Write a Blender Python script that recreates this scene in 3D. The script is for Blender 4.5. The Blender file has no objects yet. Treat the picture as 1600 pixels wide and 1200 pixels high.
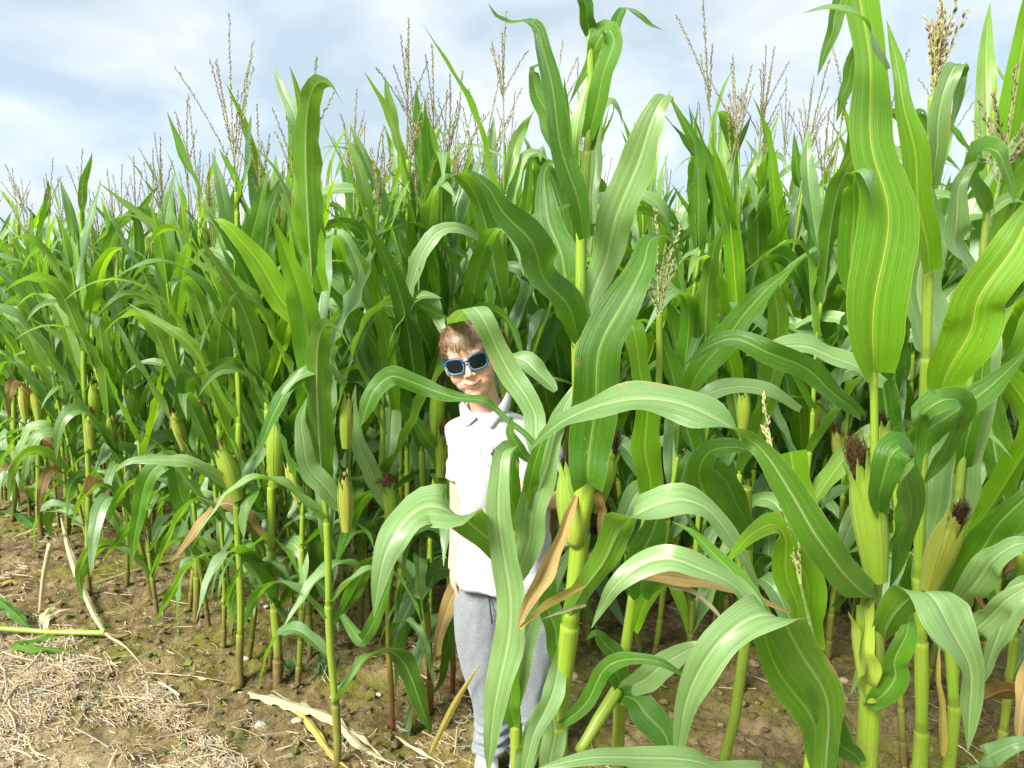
import bpy, math, random
import numpy as np
from mathutils import Vector, Matrix

R = random.Random(11)
NR = np.random.RandomState(5)
rad = math.radians
scene = bpy.context.scene
COL = scene.collection

# ------------------------------------------------------------------ camera
F = 1200.0
PITCH = rad(8.1)
CAMZ = 1.52
cam = bpy.data.objects.new('camera', bpy.data.cameras.new('camera'))
COL.objects.link(cam)
cam.location = (0, 0, CAMZ)
cam.rotation_euler = (rad(90) - PITCH, 0, 0)
cam.data.sensor_width = 36
cam.data.lens = 27
cam.data.clip_start = 0.05
cam.data.clip_end = 2000
scene.camera = cam

# ------------------------------------------------------------------ world: Nishita sky with broken cloud over it
SUN_DIR = Vector((-0.50, -0.52, 0.69)).normalized()
sun_el = math.asin(SUN_DIR.z)
sun_az = math.atan2(SUN_DIR.x, SUN_DIR.y)
w = bpy.data.worlds.new('World'); scene.world = w; w.use_nodes = True
nt = w.node_tree; nt.nodes.clear()
N = nt.nodes.new; L = nt.links.new
wo = N('ShaderNodeOutputWorld'); bg = N('ShaderNodeBackground'); bg.inputs['Strength'].default_value = 0.15
sky = N('ShaderNodeTexSky'); sky.sky_type = 'NISHITA'; sky.sun_disc = False
sky.sun_elevation = sun_el; sky.sun_rotation = sun_az; sky.dust_density = 1.5; sky.air_density = 1.0
tc = N('ShaderNodeTexCoord')
sx = N('ShaderNodeSeparateXYZ'); L(tc.outputs['Generated'], sx.inputs[0])
zz = N('ShaderNodeMath'); zz.operation = 'MAXIMUM'; L(sx.outputs['Z'], zz.inputs[0]); zz.inputs[1].default_value = 0.0
za = N('ShaderNodeMath'); za.operation = 'ADD'; L(zz.outputs[0], za.inputs[0]); za.inputs[1].default_value = 0.42
dx = N('ShaderNodeMath'); dx.operation = 'DIVIDE'; L(sx.outputs['X'], dx.inputs[0]); L(za.outputs[0], dx.inputs[1])
dy = N('ShaderNodeMath'); dy.operation = 'DIVIDE'; L(sx.outputs['Y'], dy.inputs[0]); L(za.outputs[0], dy.inputs[1])
cb = N('ShaderNodeCombineXYZ'); L(dx.outputs[0], cb.inputs[0]); L(dy.outputs[0], cb.inputs[1]); L(sx.outputs['Z'], cb.inputs[2])
n1 = N('ShaderNodeTexNoise'); n1.inputs['Scale'].default_value = 1.1; n1.inputs['Detail'].default_value = 8; n1.inputs['Roughness'].default_value = 0.52
n1.inputs['Distortion'].default_value = 0.35
L(cb.outputs[0], n1.inputs['Vector'])
cr = N('ShaderNodeValToRGB'); cr.color_ramp.elements[0].position = 0.36; cr.color_ramp.elements[1].position = 0.60
cr.color_ramp.elements[0].color = (0.86, 0.86, 0.86, 1); cr.color_ramp.elements[1].color = (1, 1, 1, 1)
L(n1.outputs['Fac'], cr.inputs[0])
n2 = N('ShaderNodeTexNoise'); n2.inputs['Scale'].default_value = 3.1; n2.inputs['Detail'].default_value = 8; n2.inputs['Roughness'].default_value = 0.50; n2.inputs['Distortion'].default_value = 0.25
L(cb.outputs[0], n2.inputs['Vector'])
cr2 = N('ShaderNodeValToRGB'); cr2.color_ramp.elements[0].position = 0.40; cr2.color_ramp.elements[1].position = 0.62
cr2.color_ramp.elements[0].color = (0.49, 0.60, 0.69, 1); cr2.color_ramp.elements[1].color = (0.74, 0.80, 0.85, 1)
L(n2.outputs['Fac'], cr2.inputs[0])
sc_ = N('ShaderNodeVectorMath'); sc_.operation = 'SCALE'; L(cr2.outputs[0], sc_.inputs[0]); sc_.inputs['Scale'].default_value = 3.45
mx = N('ShaderNodeMix'); mx.data_type = 'RGBA'
L(cr.outputs[0], mx.inputs['Factor']); L(sky.outputs[0], mx.inputs['A']); L(sc_.outputs[0], mx.inputs['B'])
L(mx.outputs['Result'], bg.inputs['Color']); L(bg.outputs[0], wo.inputs[0])

# ------------------------------------------------------------------ sun behind thin cloud
sd = bpy.data.lights.new('sun', 'SUN'); sd.energy = 4.1; sd.angle = rad(24); sd.color = (1.0, 0.955, 0.87)
sun = bpy.data.objects.new('sun', sd); COL.objects.link(sun)
sun.rotation_euler = SUN_DIR.to_track_quat('Z', 'Y').to_euler()
sun.location = (-4, -2, 8)

scene.view_settings.view_transform = 'Standard'
scene.view_settings.look = 'None'
scene.view_settings.gamma = 1
scene.view_settings.exposure = 1.28
scene.view_settings.use_curve_mapping = False
scene.render.resolution_x = 1024; scene.render.resolution_y = 768
scene.cycles.max_bounces = 9
scene.cycles.diffuse_bounces = 6
scene.cycles.transmission_bounces = 5

# ================================================================== helpers
SP, CP = math.sin(PITCH), math.cos(PITCH)
def Q(px, py, Y):
    """the point of the place seen at photo pixel px,py that stands Y metres ahead"""
    a = (px - 800) / F; b = (600 - py) / F
    dy_ = b * SP + CP
    t = Y / dy_
    return Vector((a * t, Y, CAMZ + t * (b * CP - SP)))
def G(px, py, z=0.0):
    a = (px - 800) / F; b = (600 - py) / F
    dz = b * CP - SP
    t = (z - CAMZ) / dz
    return Vector((a * t, t * (b * SP + CP), z))
def mpp(Y): return Y / 1190.0

def _hash(ix, iy, iz):
    h = (ix.astype(np.int64) * 374761393 + iy.astype(np.int64) * 668265263 + iz.astype(np.int64) * 2147483647) & 0xffffffff
    h = ((h ^ (h >> 13)) * 1274126177) & 0xffffffff
    h = (h ^ (h >> 16)) & 0xffffffff
    return h.astype(np.float64) / 4294967295.0
def vnoise(x, y, z=None):
    x = np.asarray(x, float); y = np.asarray(y, float)
    z = np.zeros_like(x) if z is None else np.asarray(z, float)
    ix, iy, iz = np.floor(x), np.floor(y), np.floor(z)
    fx, fy, fz = x - ix, y - iy, z - iz
    fx = fx * fx * (3 - 2 * fx); fy = fy * fy * (3 - 2 * fy); fz = fz * fz * (3 - 2 * fz)
    r = 0
    for a in (0, 1):
        for b in (0, 1):
            for c in (0, 1):
                r = r + _hash(ix + a, iy + b, iz + c) * (fx if a else 1 - fx) * (fy if b else 1 - fy) * (fz if c else 1 - fz)
    return r - 0.5
def fbm(x, y, z=None, o=4):
    s = 0; a = 1.0; f = 1.0
    for k in range(o):
        s = s + a * vnoise(np.asarray(x) * f + 17.3 * k, np.asarray(y) * f + 5.1 * k, None if z is None else np.asarray(z) * f)
        a *= 0.5; f *= 2.03
    return s

def new_mesh(name, verts, faces, mat=None, uvs=None, cols=None, smooth=True):
    me = bpy.data.meshes.new(name)
    me.from_pydata([tuple(v) for v in verts], [], [tuple(f) for f in faces])
    if uvs is not None:
        ul = me.uv_layers.new(name='UVMap')
        li = np.zeros(len(me.loops), dtype=np.int32); me.loops.foreach_get('vertex_index', li)
        ul.data.foreach_set('uv', np.asarray(uvs, dtype=np.float32)[li].ravel())
    if cols is not None:
        ca = me.color_attributes.new('Col', 'FLOAT_COLOR', 'POINT')
        c = np.ones((len(verts), 4), dtype=np.float32); c[:, :3] = np.asarray(cols)
        ca.data.foreach_set('color', c.ravel())
    if smooth: me.polygons.foreach_set('use_smooth', [True] * len(me.polygons))
    if mat: me.materials.append(mat)
    me.update()
    return me
def link(name, me, parent=None, loc=(0, 0, 0), rot=(0, 0, 0), scl=(1, 1, 1)):
    o = bpy.data.objects.new(name, me); COL.objects.link(o)
    o.location = loc; o.rotation_euler = rot; o.scale = scl
    if parent is not None: o.parent = parent
    return o
def thing(name, label, cat, loc=(0, 0, 0), group=None):
    o = bpy.data.objects.new(name, None); COL.objects.link(o); o.location = loc
    o.empty_display_size = 0.1
    o['label'] = label; o['category'] = cat
    if group: o['group'] = group
    return o
def tag(o, label=None, cat=None, group=None, kind=None):
    for k, v in (('label', label), ('category', cat), ('group', group), ('kind', kind)):
        if v: o[k] = v
    return o

class MB:
    def __init__(s): s.v = []; s.f = []; s.uv = []; s.c = []
    def add(s, v, f, uv=None, c=None):
        o = len(s.v)
        s.v.extend([tuple(p) for p in v]); s.f.extend([tuple(i + o for i in q) for q in f])
        s.uv.extend([tuple(p) for p in uv] if uv is not None else [(0.5, 0)] * len(v))
        s.c.extend([tuple(c)] * len(v) if (c is not None and not hasattr(c[0], '__len__')) else ([tuple(q) for q in c] if c is not None else [(1, 1, 1)] * len(v)))
    def mesh(s, name, mat, smooth=True): return new_mesh(name, s.v, s.f, mat, s.uv, s.c, smooth)

def catmull(P, n):
    """P: (k, d) control rows -> n rows"""
    P = np.asarray(P, float)
    k = len(P)
    if k == 2: t = np.linspace(0, 1, n)[:, None]; return P[0] * (1 - t) + P[1] * t
    d = np.linalg.norm(np.diff(P[:, :3], axis=0), axis=1) + 1e-9
    T = np.concatenate([[0], np.cumsum(d)])
    m = np.zeros_like(P)
    m[1:-1] = (P[2:] - P[:-2]) / (T[2:] - T[:-2])[:, None]
    m[0] = (P[1] - P[0]) / d[0]; m[-1] = (P[-1] - P[-2]) / d[-1]
    t = np.linspace(0, T[-1], n); i = np.clip(np.searchsorted(T, t, 'right') - 1, 0, k - 2)
    h = d[i][:, None]; u = ((t - T[i])[:, None]) / h
    return (2*u**3 - 3*u**2 + 1)*P[i] + (u**3 - 2*u**2 + u)*h*m[i] + (-2*u**3 + 3*u**2)*P[i+1] + (u**3 - u**2)*h*m[i+1]
def tangents(C):
    T = np.gradient(C, axis=0); return T / (np.linalg.norm(T, axis=1)[:, None] + 1e-12)
def norm(v): return v / (np.linalg.norm(v, axis=-1, keepdims=True) + 1e-12)

UCOL = np.array([-1, -0.72, -0.42, -0.14, -0.035, 0.035, 0.14, 0.42, 0.72, 1.0])
ULOW = np.array([-1, -0.45, 0, 0.45, 1.0])
def ribbon(C, A, W, fold=0.2, ruf=0.0, ph=0.0, U=UCOL, wav=0.11, foldv=None):
    """leaf blade: centreline C, across A, half width W per row. Returns verts, faces, uvs"""
    C = np.asarray(C); n = len(C); T = tangents(C)
    A = A - (A * T).sum(1)[:, None] * T; A = norm(A)
    Nn = np.cross(T, A)
    s = np.concatenate([[0], np.cumsum(np.linalg.norm(np.diff(C, axis=0), axis=1))])
    f = np.full(n, fold) if foldv is None else np.asarray(foldv)
    k = len(U)
    V = np.zeros((n, k, 3)); UV = np.zeros((n, k, 2))
    for j, u in enumerate(U):
        au = abs(u)
        hx = W * u * np.cos(f * 0.9)
        hz = W * au * np.sin(f)
        edge = au ** 2.2
        r = ruf * W * edge * (np.sin(s / wav * 6.283 + ph + (1.7 if u > 0 else 0.0)) + 0.6 * np.sin(s / wav * 3.71 + ph * 2.3 + (4.0 if u > 0 else 0)))
        if k > 5 and au < 0.05: hz = hz - W * 0.03
        V[:, j] = C + A * hx[:, None] + Nn * (hz + r)[:, None]
        UV[:, j, 0] = 0.5 + u * 0.5; UV[:, j, 1] = s
    fs = []
    for i in range(n - 1):
        for j in range(k - 1):
            a = i * k + j; fs.append((a, a + 1, a + k + 1, a + k))
    return V.reshape(-1, 3), fs, UV.reshape(-1, 2)
def wprof(t, base=0.6, peak=0.3, tip=1.0):
    t = np.asarray(t)
    up = base + (1 - base) * np.sin(np.clip(t / peak, 0, 1) * math.pi / 2)
    dn = np.where(t > peak, np.clip(1 - (np.maximum(t - peak, 0) / (1.0 - peak)) ** 1.75, 0, 1) ** 0.95, 1)
    return np.maximum(up * dn, 0.012)
def tube(C, Rr, seg=10, cap=True, ridges=0):
    C = np.asarray(C, float); n = len(C); T = tangents(C)
    Rr = np.full(n, Rr) if np.isscalar(Rr) else np.asarray(Rr)
    ref = np.array([0.31, 0.87, 0.2]);
    if abs(norm(C[-1] - C[0]) @ norm(ref)) > 0.9: ref = np.array([0.9, -0.1, 0.3])
    a = norm(np.cross(T, ref)); b = np.cross(T, a)
    th = np.arange(seg) / seg * 2 * math.pi
    V = C[:, None] + (a[:, None] * np.cos(th)[None, :, None] + b[:, None] * np.sin(th)[None, :, None]) * Rr[:, None, None]
    fs = []
    for i in range(n - 1):
        for j in range(seg):
            fs.append((i*seg + j, i*seg + (j+1) % seg, (i+1)*seg + (j+1) % seg, (i+1)*seg + j))
    if cap:
        fs.append(tuple(range(seg))[::-1]); fs.append(tuple((n-1)*seg + j for j in range(seg)))
    s = np.concatenate([[0], np.cumsum(np.linalg.norm(np.diff(C, axis=0), axis=1))])
    uv = np.stack(np.broadcast_arrays((np.arange(seg) / seg)[None], s[:, None]), -1)
    return V.reshape(-1, 3), fs, uv.reshape(-1, 2)

# ================================================================== materials
def mat(name):
    m = bpy.data.materials.new(name); m.use_nodes = True
    t = m.node_tree; t.nodes.clear(); return m, t, t.nodes.new, t.links.new
def setin(n, **kw):
    for k, v in kw.items(): n.inputs[k.replace('_', ' ')].default_value = v
def ramp(N_, els, interp='LINEAR'):
    r = N_('ShaderNodeValToRGB'); e = r.color_ramp.elements; r.color_ramp.interpolation = interp
    while len(e) < len(els): e.new(0.5)
    for i, (p, c) in enumerate(els): e[i].position = p; e[i].color = (*c, 1) if len(c) == 3 else c
    return r
def mixc(N_, L_, fac, a, b, mode='MIX'):
    m = N_('ShaderNodeMix'); m.data_type = 'RGBA'; m.blend_type = mode
    for s_, x in (('Factor', fac), ('A', a), ('B', b)):
        if isinstance(x, (tuple, list)): m.inputs[s_].default_value = (*x, 1) if s_ != 'Factor' else x
        elif isinstance(x, (int, float)): m.inputs[s_].default_value = x
        else: L_(x, m.inputs[s_])
    return m.outputs['Result']
def mth(N_, L_, op, a, b=None, clamp=False):
    m = N_('ShaderNodeMath'); m.operation = op; m.use_clamp = clamp
    for i, x in enumerate((a, b)):
        if x is None: continue
        if isinstance(x, (int, float)): m.inputs[i].default_value = x
        else: L_(x, m.inputs[i])
    return m.outputs[0]

def leaf_material(name, c1, c2, rib, tr, trc, rough=0.36, speck=0.55, dry=False, upper=None):
    m, t, N_, L_ = mat(name)
    out = N_('ShaderNodeOutputMaterial')
    uv = N_('ShaderNodeUVMap'); uv.uv_map = 'UVMap'
    sp = N_('ShaderNodeSeparateXYZ'); L_(uv.outputs[0], sp.inputs[0])
    d = mth(N_, L_, 'ABSOLUTE', mth(N_, L_, 'SUBTRACT', sp.outputs[0], 0.5))
    ribm = mth(N_, L_, 'SUBTRACT', 1.0, mth(N_, L_, 'DIVIDE', mth(N_, L_, 'SUBTRACT', d, 0.007), 0.010), clamp=True)
    ribw = mth(N_, L_, 'SUBTRACT', 1.0, mth(N_, L_, 'DIVIDE', d, 0.10), clamp=True)
    tco = N_('ShaderNodeTexCoord')
    oi = N_('ShaderNodeObjectInfo')
    nz = N_('ShaderNodeTexNoise'); nz.inputs['Scale'].default_value = 6; nz.inputs['Detail'].default_value = 4
    L_(tco.outputs['Object'], nz.inputs['Vector'])
    # veins run along the blade: stretched noise over u
    vm = N_('ShaderNodeMapping'); vm.inputs['Scale'].default_value = (26, 0.9, 1)
    L_(uv.outputs[0], vm.inputs[0])
    vn = N_('ShaderNodeTexNoise'); vn.inputs['Scale'].default_value = 1.0; vn.inputs['Detail'].default_value = 5; vn.inputs['Roughness'].default_value = 0.65
    L_(vm.outputs[0], vn.inputs['Vector'])
    fine = mth(N_, L_, 'SINE', mth(N_, L_, 'MULTIPLY', sp.outputs[0], 260.0))
    fac = mth(N_, L_, 'ADD', mth(N_, L_, 'MULTIPLY', nz.outputs['Fac'], 0.55), mth(N_, L_, 'MULTIPLY', oi.outputs['Random'], 0.45))
    r = ramp(N_, [(0.25, c1), (0.72, c2)]); L_(fac, r.inputs[0])
    rc = r.outputs[0]; gy_ = N_('ShaderNodeNewGeometry')
    if upper:                              # upper face: waxy bloom, plus pale bluish sky sheen put into the colour
        ru = ramp(N_, [(0.25, upper[0]), (0.72, upper[1])]); L_(fac, ru.inputs[0])
        rc = mixc(N_, L_, gy_.outputs['Backfacing'], rc, ru.outputs[0])
    vr = ramp(N_, [(0.28, (0.62, 0.67, 0.62)), (0.72, (1.30, 1.26, 1.2))]); L_(vn.outputs['Fac'], vr.inputs[0])
    col = mixc(N_, L_, 1.0, rc, vr.outputs[0], 'MULTIPLY')
    fr = ramp(N_, [(0.0, (0.975,)*3), (1.0, (1.02,)*3)]); L_(mth(N_, L_, 'ADD', mth(N_, L_, 'MULTIPLY', fine, 0.5), 0.5), fr.inputs[0])
    col = mixc(N_, L_, 1.0, col, fr.outputs[0], 'MULTIPLY')
    # pale flecks and chewed scratches drawn out along the veins
    sm = N_('ShaderNodeMapping'); sm.inputs['Scale'].default_value = (26, 75, 1); L_(uv.outputs[0], sm.inputs[0])
    sn = N_('ShaderNodeTexNoise'); sn.inputs['Scale'].default_value = 1.0; sn.inputs['Detail'].default_value = 2; L_(sm.outputs[0], sn.inputs['Vector'])
    sw = N_('ShaderNodeTexNoise'); sw.inputs['Scale'].default_value = 7; L_(tco.outputs['Object'], sw.inputs['Vector'])
    smk = mth(N_, L_, 'MULTIPLY', mth(N_, L_, 'MULTIPLY', mth(N_, L_, 'SUBTRACT', sn.outputs['Fac'], 0.655), 25.0, clamp=True),
              mth(N_, L_, 'MULTIPLY', mth(N_, L_, 'SUBTRACT', sw.outputs['Fac'], 0.42), 6.0, clamp=True))
    col = mixc(N_, L_, mth(N_, L_, 'MULTIPLY', smk, speck), col, (0.42, 0.46, 0.20))
    bl = N_('ShaderNodeTexNoise'); bl.inputs['Scale'].default_value = 9; bl.inputs['Detail'].default_value = 6; bl.inputs['Roughness'].default_value = 0.7; L_(tco.outputs['Object'], bl.inputs['Vector'])
    bmk = mth(N_, L_, 'MULTIPLY', mth(N_, L_, 'SUBTRACT', mth(N_, L_, 'ADD', bl.outputs['Fac'], mth(N_, L_, 'MULTIPLY', d, 0.45)), 0.80), 12.0, clamp=True)
    col = mixc(N_, L_, mth(N_, L_, 'MULTIPLY', bmk, 0.7 if not dry else 0.3), col, (0.30, 0.24, 0.07))
    # yellower leaf margin
    ed = mth(N_, L_, 'MULTIPLY', mth(N_, L_, 'SUBTRACT', d, 0.475), 30.0, clamp=True)
    col = mixc(N_, L_, mth(N_, L_, 'MULTIPLY', ed, 0.5), col, rib)
    col = mixc(N_, L_, mth(N_, L_, 'MULTIPLY', ribw, 0.18), col, rib)
    col = mixc(N_, L_, mth(N_, L_, 'MULTIPLY', ribm, 0.8), col, rib)
    pb = N_('ShaderNodeBsdfPrincipled'); L_(col, pb.inputs['Base Color'])
    rr = ramp(N_, [(0.3, (rough - 0.06,)*3), (0.7, (rough + 0.12,)*3)]); L_(nz.outputs['Fac'], rr.inputs[0])
    L_(rr.outputs[0], pb.inputs['Roughness'])
    pb.inputs['IOR'].default_value = 1.5
    if upper:
        L_(mth(N_, L_, 'MULTIPLY', gy_.outputs['Backfacing'], 0.70), pb.inputs['Coat Weight']); pb.inputs['Coat Roughness'].default_value = 0.34
    if not dry:
        pb.inputs['Sheen Weight'].default_value = 0.05; pb.inputs['Sheen Roughness'].default_value = 0.4
        pb.inputs['Sheen Tint'].default_value = (0.8, 0.95, 0.9, 1)
    hb = mth(N_, L_, 'ADD', mth(N_, L_, 'MULTIPLY', fine, 0.10), mth(N_, L_, 'MULTIPLY', vn.outputs['Fac'], 1.6))
    bp = N_('ShaderNodeBump'); bp.inputs['Strength'].default_value = 0.6; bp.inputs['Distance'].default_value = 0.0022
    L_(hb, bp.inputs['Height']); L_(bp.outputs[0], pb.inputs['Normal'])
    tb = N_('ShaderNodeBsdfTranslucent')
    tcol = mixc(N_, L_, 1.0, mixc(N_, L_, 0.55, col, trc), (1, 1, 1), 'MULTIPLY'); L_(tcol, tb.inputs['Color'])
    ms = N_('ShaderNodeMixShader'); ms.inputs[0].default_value = tr
    L_(pb.outputs[0], ms.inputs[1]); L_(tb.outputs[0], ms.inputs[2]); L_(ms.outputs[0], out.inputs[0])
    return m

UPP = ((0.120, 0.25, 0.085), (0.22, 0.37, 0.165))  # upper face tones: waxy bloom with the sky's sheen painted in
LEAF = leaf_material('corn_leaf_green', (0.046, 0.155, 0.007), (0.100, 0.27, 0.013), (0.40, 0.54, 0.15), 0.38, (0.38, 0.76, 0.02), upper=UPP)
LEAFD = leaf_material('corn_leaf_deep_green', (0.036, 0.120, 0.007), (0.070, 0.195, 0.012), (0.30, 0.46, 0.10), 0.32, (0.26, 0.64, 0.02), upper=((0.080, 0.195, 0.035), (0.14, 0.28, 0.065)))
LEAFP = leaf_material('corn_leaf_waxy_sheen_green', (0.070, 0.19, 0.010), (0.130, 0.29, 0.018), (0.52, 0.62, 0.28), 0.32, (0.40, 0.76, 0.04), rough=0.40, upper=((0.140, 0.28, 0.070), (0.23, 0.39, 0.135)))  # palest blade copy, sky sheen worked into its waxy upper colour
LEAFY = leaf_material('corn_leaf_backlit_green', (0.110, 0.30, 0.006), (0.185, 0.40, 0.012), (0.54, 0.64, 0.10), 0.44, (0.54, 0.90, 0.02), upper=((0.15, 0.32, 0.035), (0.22, 0.40, 0.07)))  # yellow glow of sun through the blade put into the base colour
DRY = leaf_material('corn_leaf_dry', (0.19, 0.115, 0.030), (0.48, 0.34, 0.12), (0.58, 0.46, 0.2), 0.18, (0.6, 0.42, 0.12), rough=0.6, speck=0.2, dry=True)
STRAWY = leaf_material('corn_leaf_bleached', (0.42, 0.36, 0.20), (0.62, 0.55, 0.34), (0.68, 0.62, 0.42), 0.18, (0.7, 0.58, 0.3), rough=0.6, speck=0.0, dry=True)
YEL = leaf_material('corn_leaf_yellowing', (0.42, 0.33, 0.06), (0.58, 0.47, 0.12), (0.6, 0.5, 0.2), 0.25, (0.7, 0.55, 0.1), rough=0.5, speck=0.3, dry=True)

def stalk_material(name, c_lo, c_mid, c_hi, rough=0.38):
    m, t, N_, L_ = mat(name)
    out = N_('ShaderNodeOutputMaterial'); pb = N_('ShaderNodeBsdfPrincipled'); L_(pb.outputs[0], out.inputs[0])
    at = N_('ShaderNodeVertexColor'); at.layer_name = 'Col'
    ge = N_('ShaderNodeNewGeometry'); sp = N_('ShaderNodeSeparateXYZ'); L_(ge.outputs['Position'], sp.inputs[0])
    r = ramp(N_, [(0.02, c_lo), (0.13, c_mid), (0.45, c_hi)])
    nz = N_('ShaderNodeTexNoise'); nz.inputs['Scale'].default_value = 9; nz.inputs['Detail'].default_value = 5
    L_(ge.outputs['Position'], nz.inputs['Vector'])
    z = mth(N_, L_, 'ADD', mth(N_, L_, 'MULTIPLY', sp.outputs[2], 0.62), mth(N_, L_, 'MULTIPLY', mth(N_, L_, 'SUBTRACT', nz.outputs['Fac'], 0.5), 0.35))
    L_(z, r.inputs[0])
    uv = N_('ShaderNodeUVMap'); uv.uv_map = 'UVMap'
    vm = N_('ShaderNodeMapping'); vm.inputs['Scale'].default_value = (34, 1.2, 1); L_(uv.outputs[0], vm.inputs[0])
    vn = N_('ShaderNodeTexNoise'); vn.inputs['Scale'].default_value = 1; vn.inputs['Detail'].default_value = 4; L_(vm.outputs[0], vn.inputs['Vector'])
    vr = ramp(N_, [(0.3, (0.76,)*3), (0.7, (1.15,)*3)]); L_(vn.outputs['Fac'], vr.inputs[0])
    c = mixc(N_, L_, 1.0, mixc(N_, L_, 1.0, r.outputs[0], vr.outputs[0], 'MULTIPLY'), at.outputs[0], 'MULTIPLY')
    s2 = N_('ShaderNodeTexNoise'); s2.inputs['Scale'].default_value = 140; L_(ge.outputs['Position'], s2.inputs['Vector'])
    sk = mth(N_, L_, 'MULTIPLY', mth(N_, L_, 'SUBTRACT', s2.outputs['Fac'], 0.68), 14.0, clamp=True)
    c = mixc(N_, L_, mth(N_, L_, 'MULTIPLY', sk, 0.6), c, (0.12, 0.09, 0.03))
    spu = N_('ShaderNodeSeparateXYZ'); L_(uv.outputs[0], spu.inputs[0])
    seam = mth(N_, L_, 'SUBTRACT', 1.0, mth(N_, L_, 'DIVIDE', mth(N_, L_, 'ABSOLUTE', mth(N_, L_, 'SUBTRACT', spu.outputs[0], mth(N_, L_, 'ADD', 0.35, mth(N_, L_, 'MULTIPLY', nz.outputs['Fac'], 0.5)))), 0.022), clamp=True)
    c = mixc(N_, L_, mth(N_, L_, 'MULTIPLY', seam, 0.55), c, (0.10, 0.13, 0.02))
    bn = N_('ShaderNodeTexNoise'); bn.inputs['Scale'].default_value = 22; bn.inputs['Detail'].default_value = 6; bn.inputs['Roughness'].default_value = .7; L_(ge.outputs['Position'], bn.inputs['Vector'])
    bm_ = mth(N_, L_, 'MULTIPLY', mth(N_, L_, 'SUBTRACT', bn.outputs['Fac'], 0.56), 7.0, clamp=True)
    c = mixc(N_, L_, mth(N_, L_, 'MULTIPLY', bm_, 0.40), c, (0.20, 0.15, 0.045))
    L_(c, pb.inputs['Base Color']); pb.inputs['Roughness'].default_value = rough
    pb.inputs['Subsurface Weight'].default_value = 0.0
    bp = N_('ShaderNodeBump'); bp.inputs['Strength'].default_value = 0.4; bp.inputs['Distance'].default_value = 0.001
    L_(vn.outputs['Fac'], bp.inputs['Height']); L_(bp.outputs[0], pb.inputs['Normal'])
    return m
STALK = stalk_material('corn_stalk_green', (0.17, 0.13, 0.045), (0.22, 0.29, 0.035), (0.215, 0.345, 0.028))
STALKG = stalk_material('corn_stalk_fresh', (0.26, 0.40, 0.05), (0.26, 0.40, 0.05), (0.26, 0.40, 0.05))
STALKR = stalk_material('corn_stalk_red_foot', (0.19, 0.05, 0.02), (0.26, 0.20, 0.04), (0.22, 0.34, 0.03))

def attr_material(name, rough=0.7, var=0.3, scale=60, tr=0.0, bump=0.0, sheen=0.0):
    m, t, N_, L_ = mat(name)
    out = N_('ShaderNodeOutputMaterial'); pb = N_('ShaderNodeBsdfPrincipled')
    at = N_('ShaderNodeVertexColor'); at.layer_name = 'Col'
    tco = N_('ShaderNodeTexCoord')
    nz = N_('ShaderNodeTexNoise'); nz.inputs['Scale'].default_value = scale; nz.inputs['Detail'].default_value = 5; L_(tco.outputs['Object'], nz.inputs['Vector'])
    vr = ramp(N_, [(0.3, (1 - var,)*3), (0.7, (1 + var,)*3)]); L_(nz.outputs['Fac'], vr.inputs[0])
    c = mixc(N_, L_, 1.0, at.outputs[0], vr.outputs[0], 'MULTIPLY')
    L_(c, pb.inputs['Base Color']); pb.inputs['Roughness'].default_value = rough
    if sheen: pb.inputs['Sheen Weight'].default_value = sheen
    if bump:
        bp = N_('ShaderNodeBump'); bp.inputs['Strength'].default_value = 0.6; bp.inputs['Distance'].default_value = bump
        L_(nz.outputs['Fac'], bp.inputs['Height']); L_(bp.outputs[0], pb.inputs['Normal'])
    if tr:
        tb = N_('ShaderNodeBsdfTranslucent'); L_(c, tb.inputs['Color'])
        ms = N_('ShaderNodeMixShader'); ms.inputs[0].default_value = tr
        L_(pb.outputs[0], ms.inputs[1]); L_(tb.outputs[0], ms.inputs[2]); L_(ms.outputs[0], out.inputs[0])
    else: L_(pb.outputs[0], out.inputs[0])
    return m
HUSK = leaf_material('corn_husk', (0.19, 0.33, 0.022), (0.31, 0.42, 0.045), (0.34, 0.44, 0.08), 0.10, (0.5, 0.7, 0.1), rough=0.4, speck=0.15)
HUSKP = leaf_material('corn_husk_pale', (0.29, 0.37, 0.035), (0.40, 0.43, 0.07), (0.55, 0.5, 0.25), 0.10, (0.6, 0.6, 0.2), rough=0.45, speck=0.15)
SILK = attr_material('corn_silk', 0.6, 0.35, 80, tr=0.15)
TASSEL = attr_material('corn_tassel', 0.7, 0.3, 150, tr=0.2)
STRAW = attr_material('straw_pieces', 0.75, 0.25, 90, tr=0.08)
CLOD = attr_material('soil_crumbs', 0.95, 0.35, 40, bump=0.004)
STONE = attr_material('pebble_stone', 0.8, 0.15, 50, bump=0.0015)
WEED = attr_material('weed_green', 0.5, 0.3, 60, tr=0.3)

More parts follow.
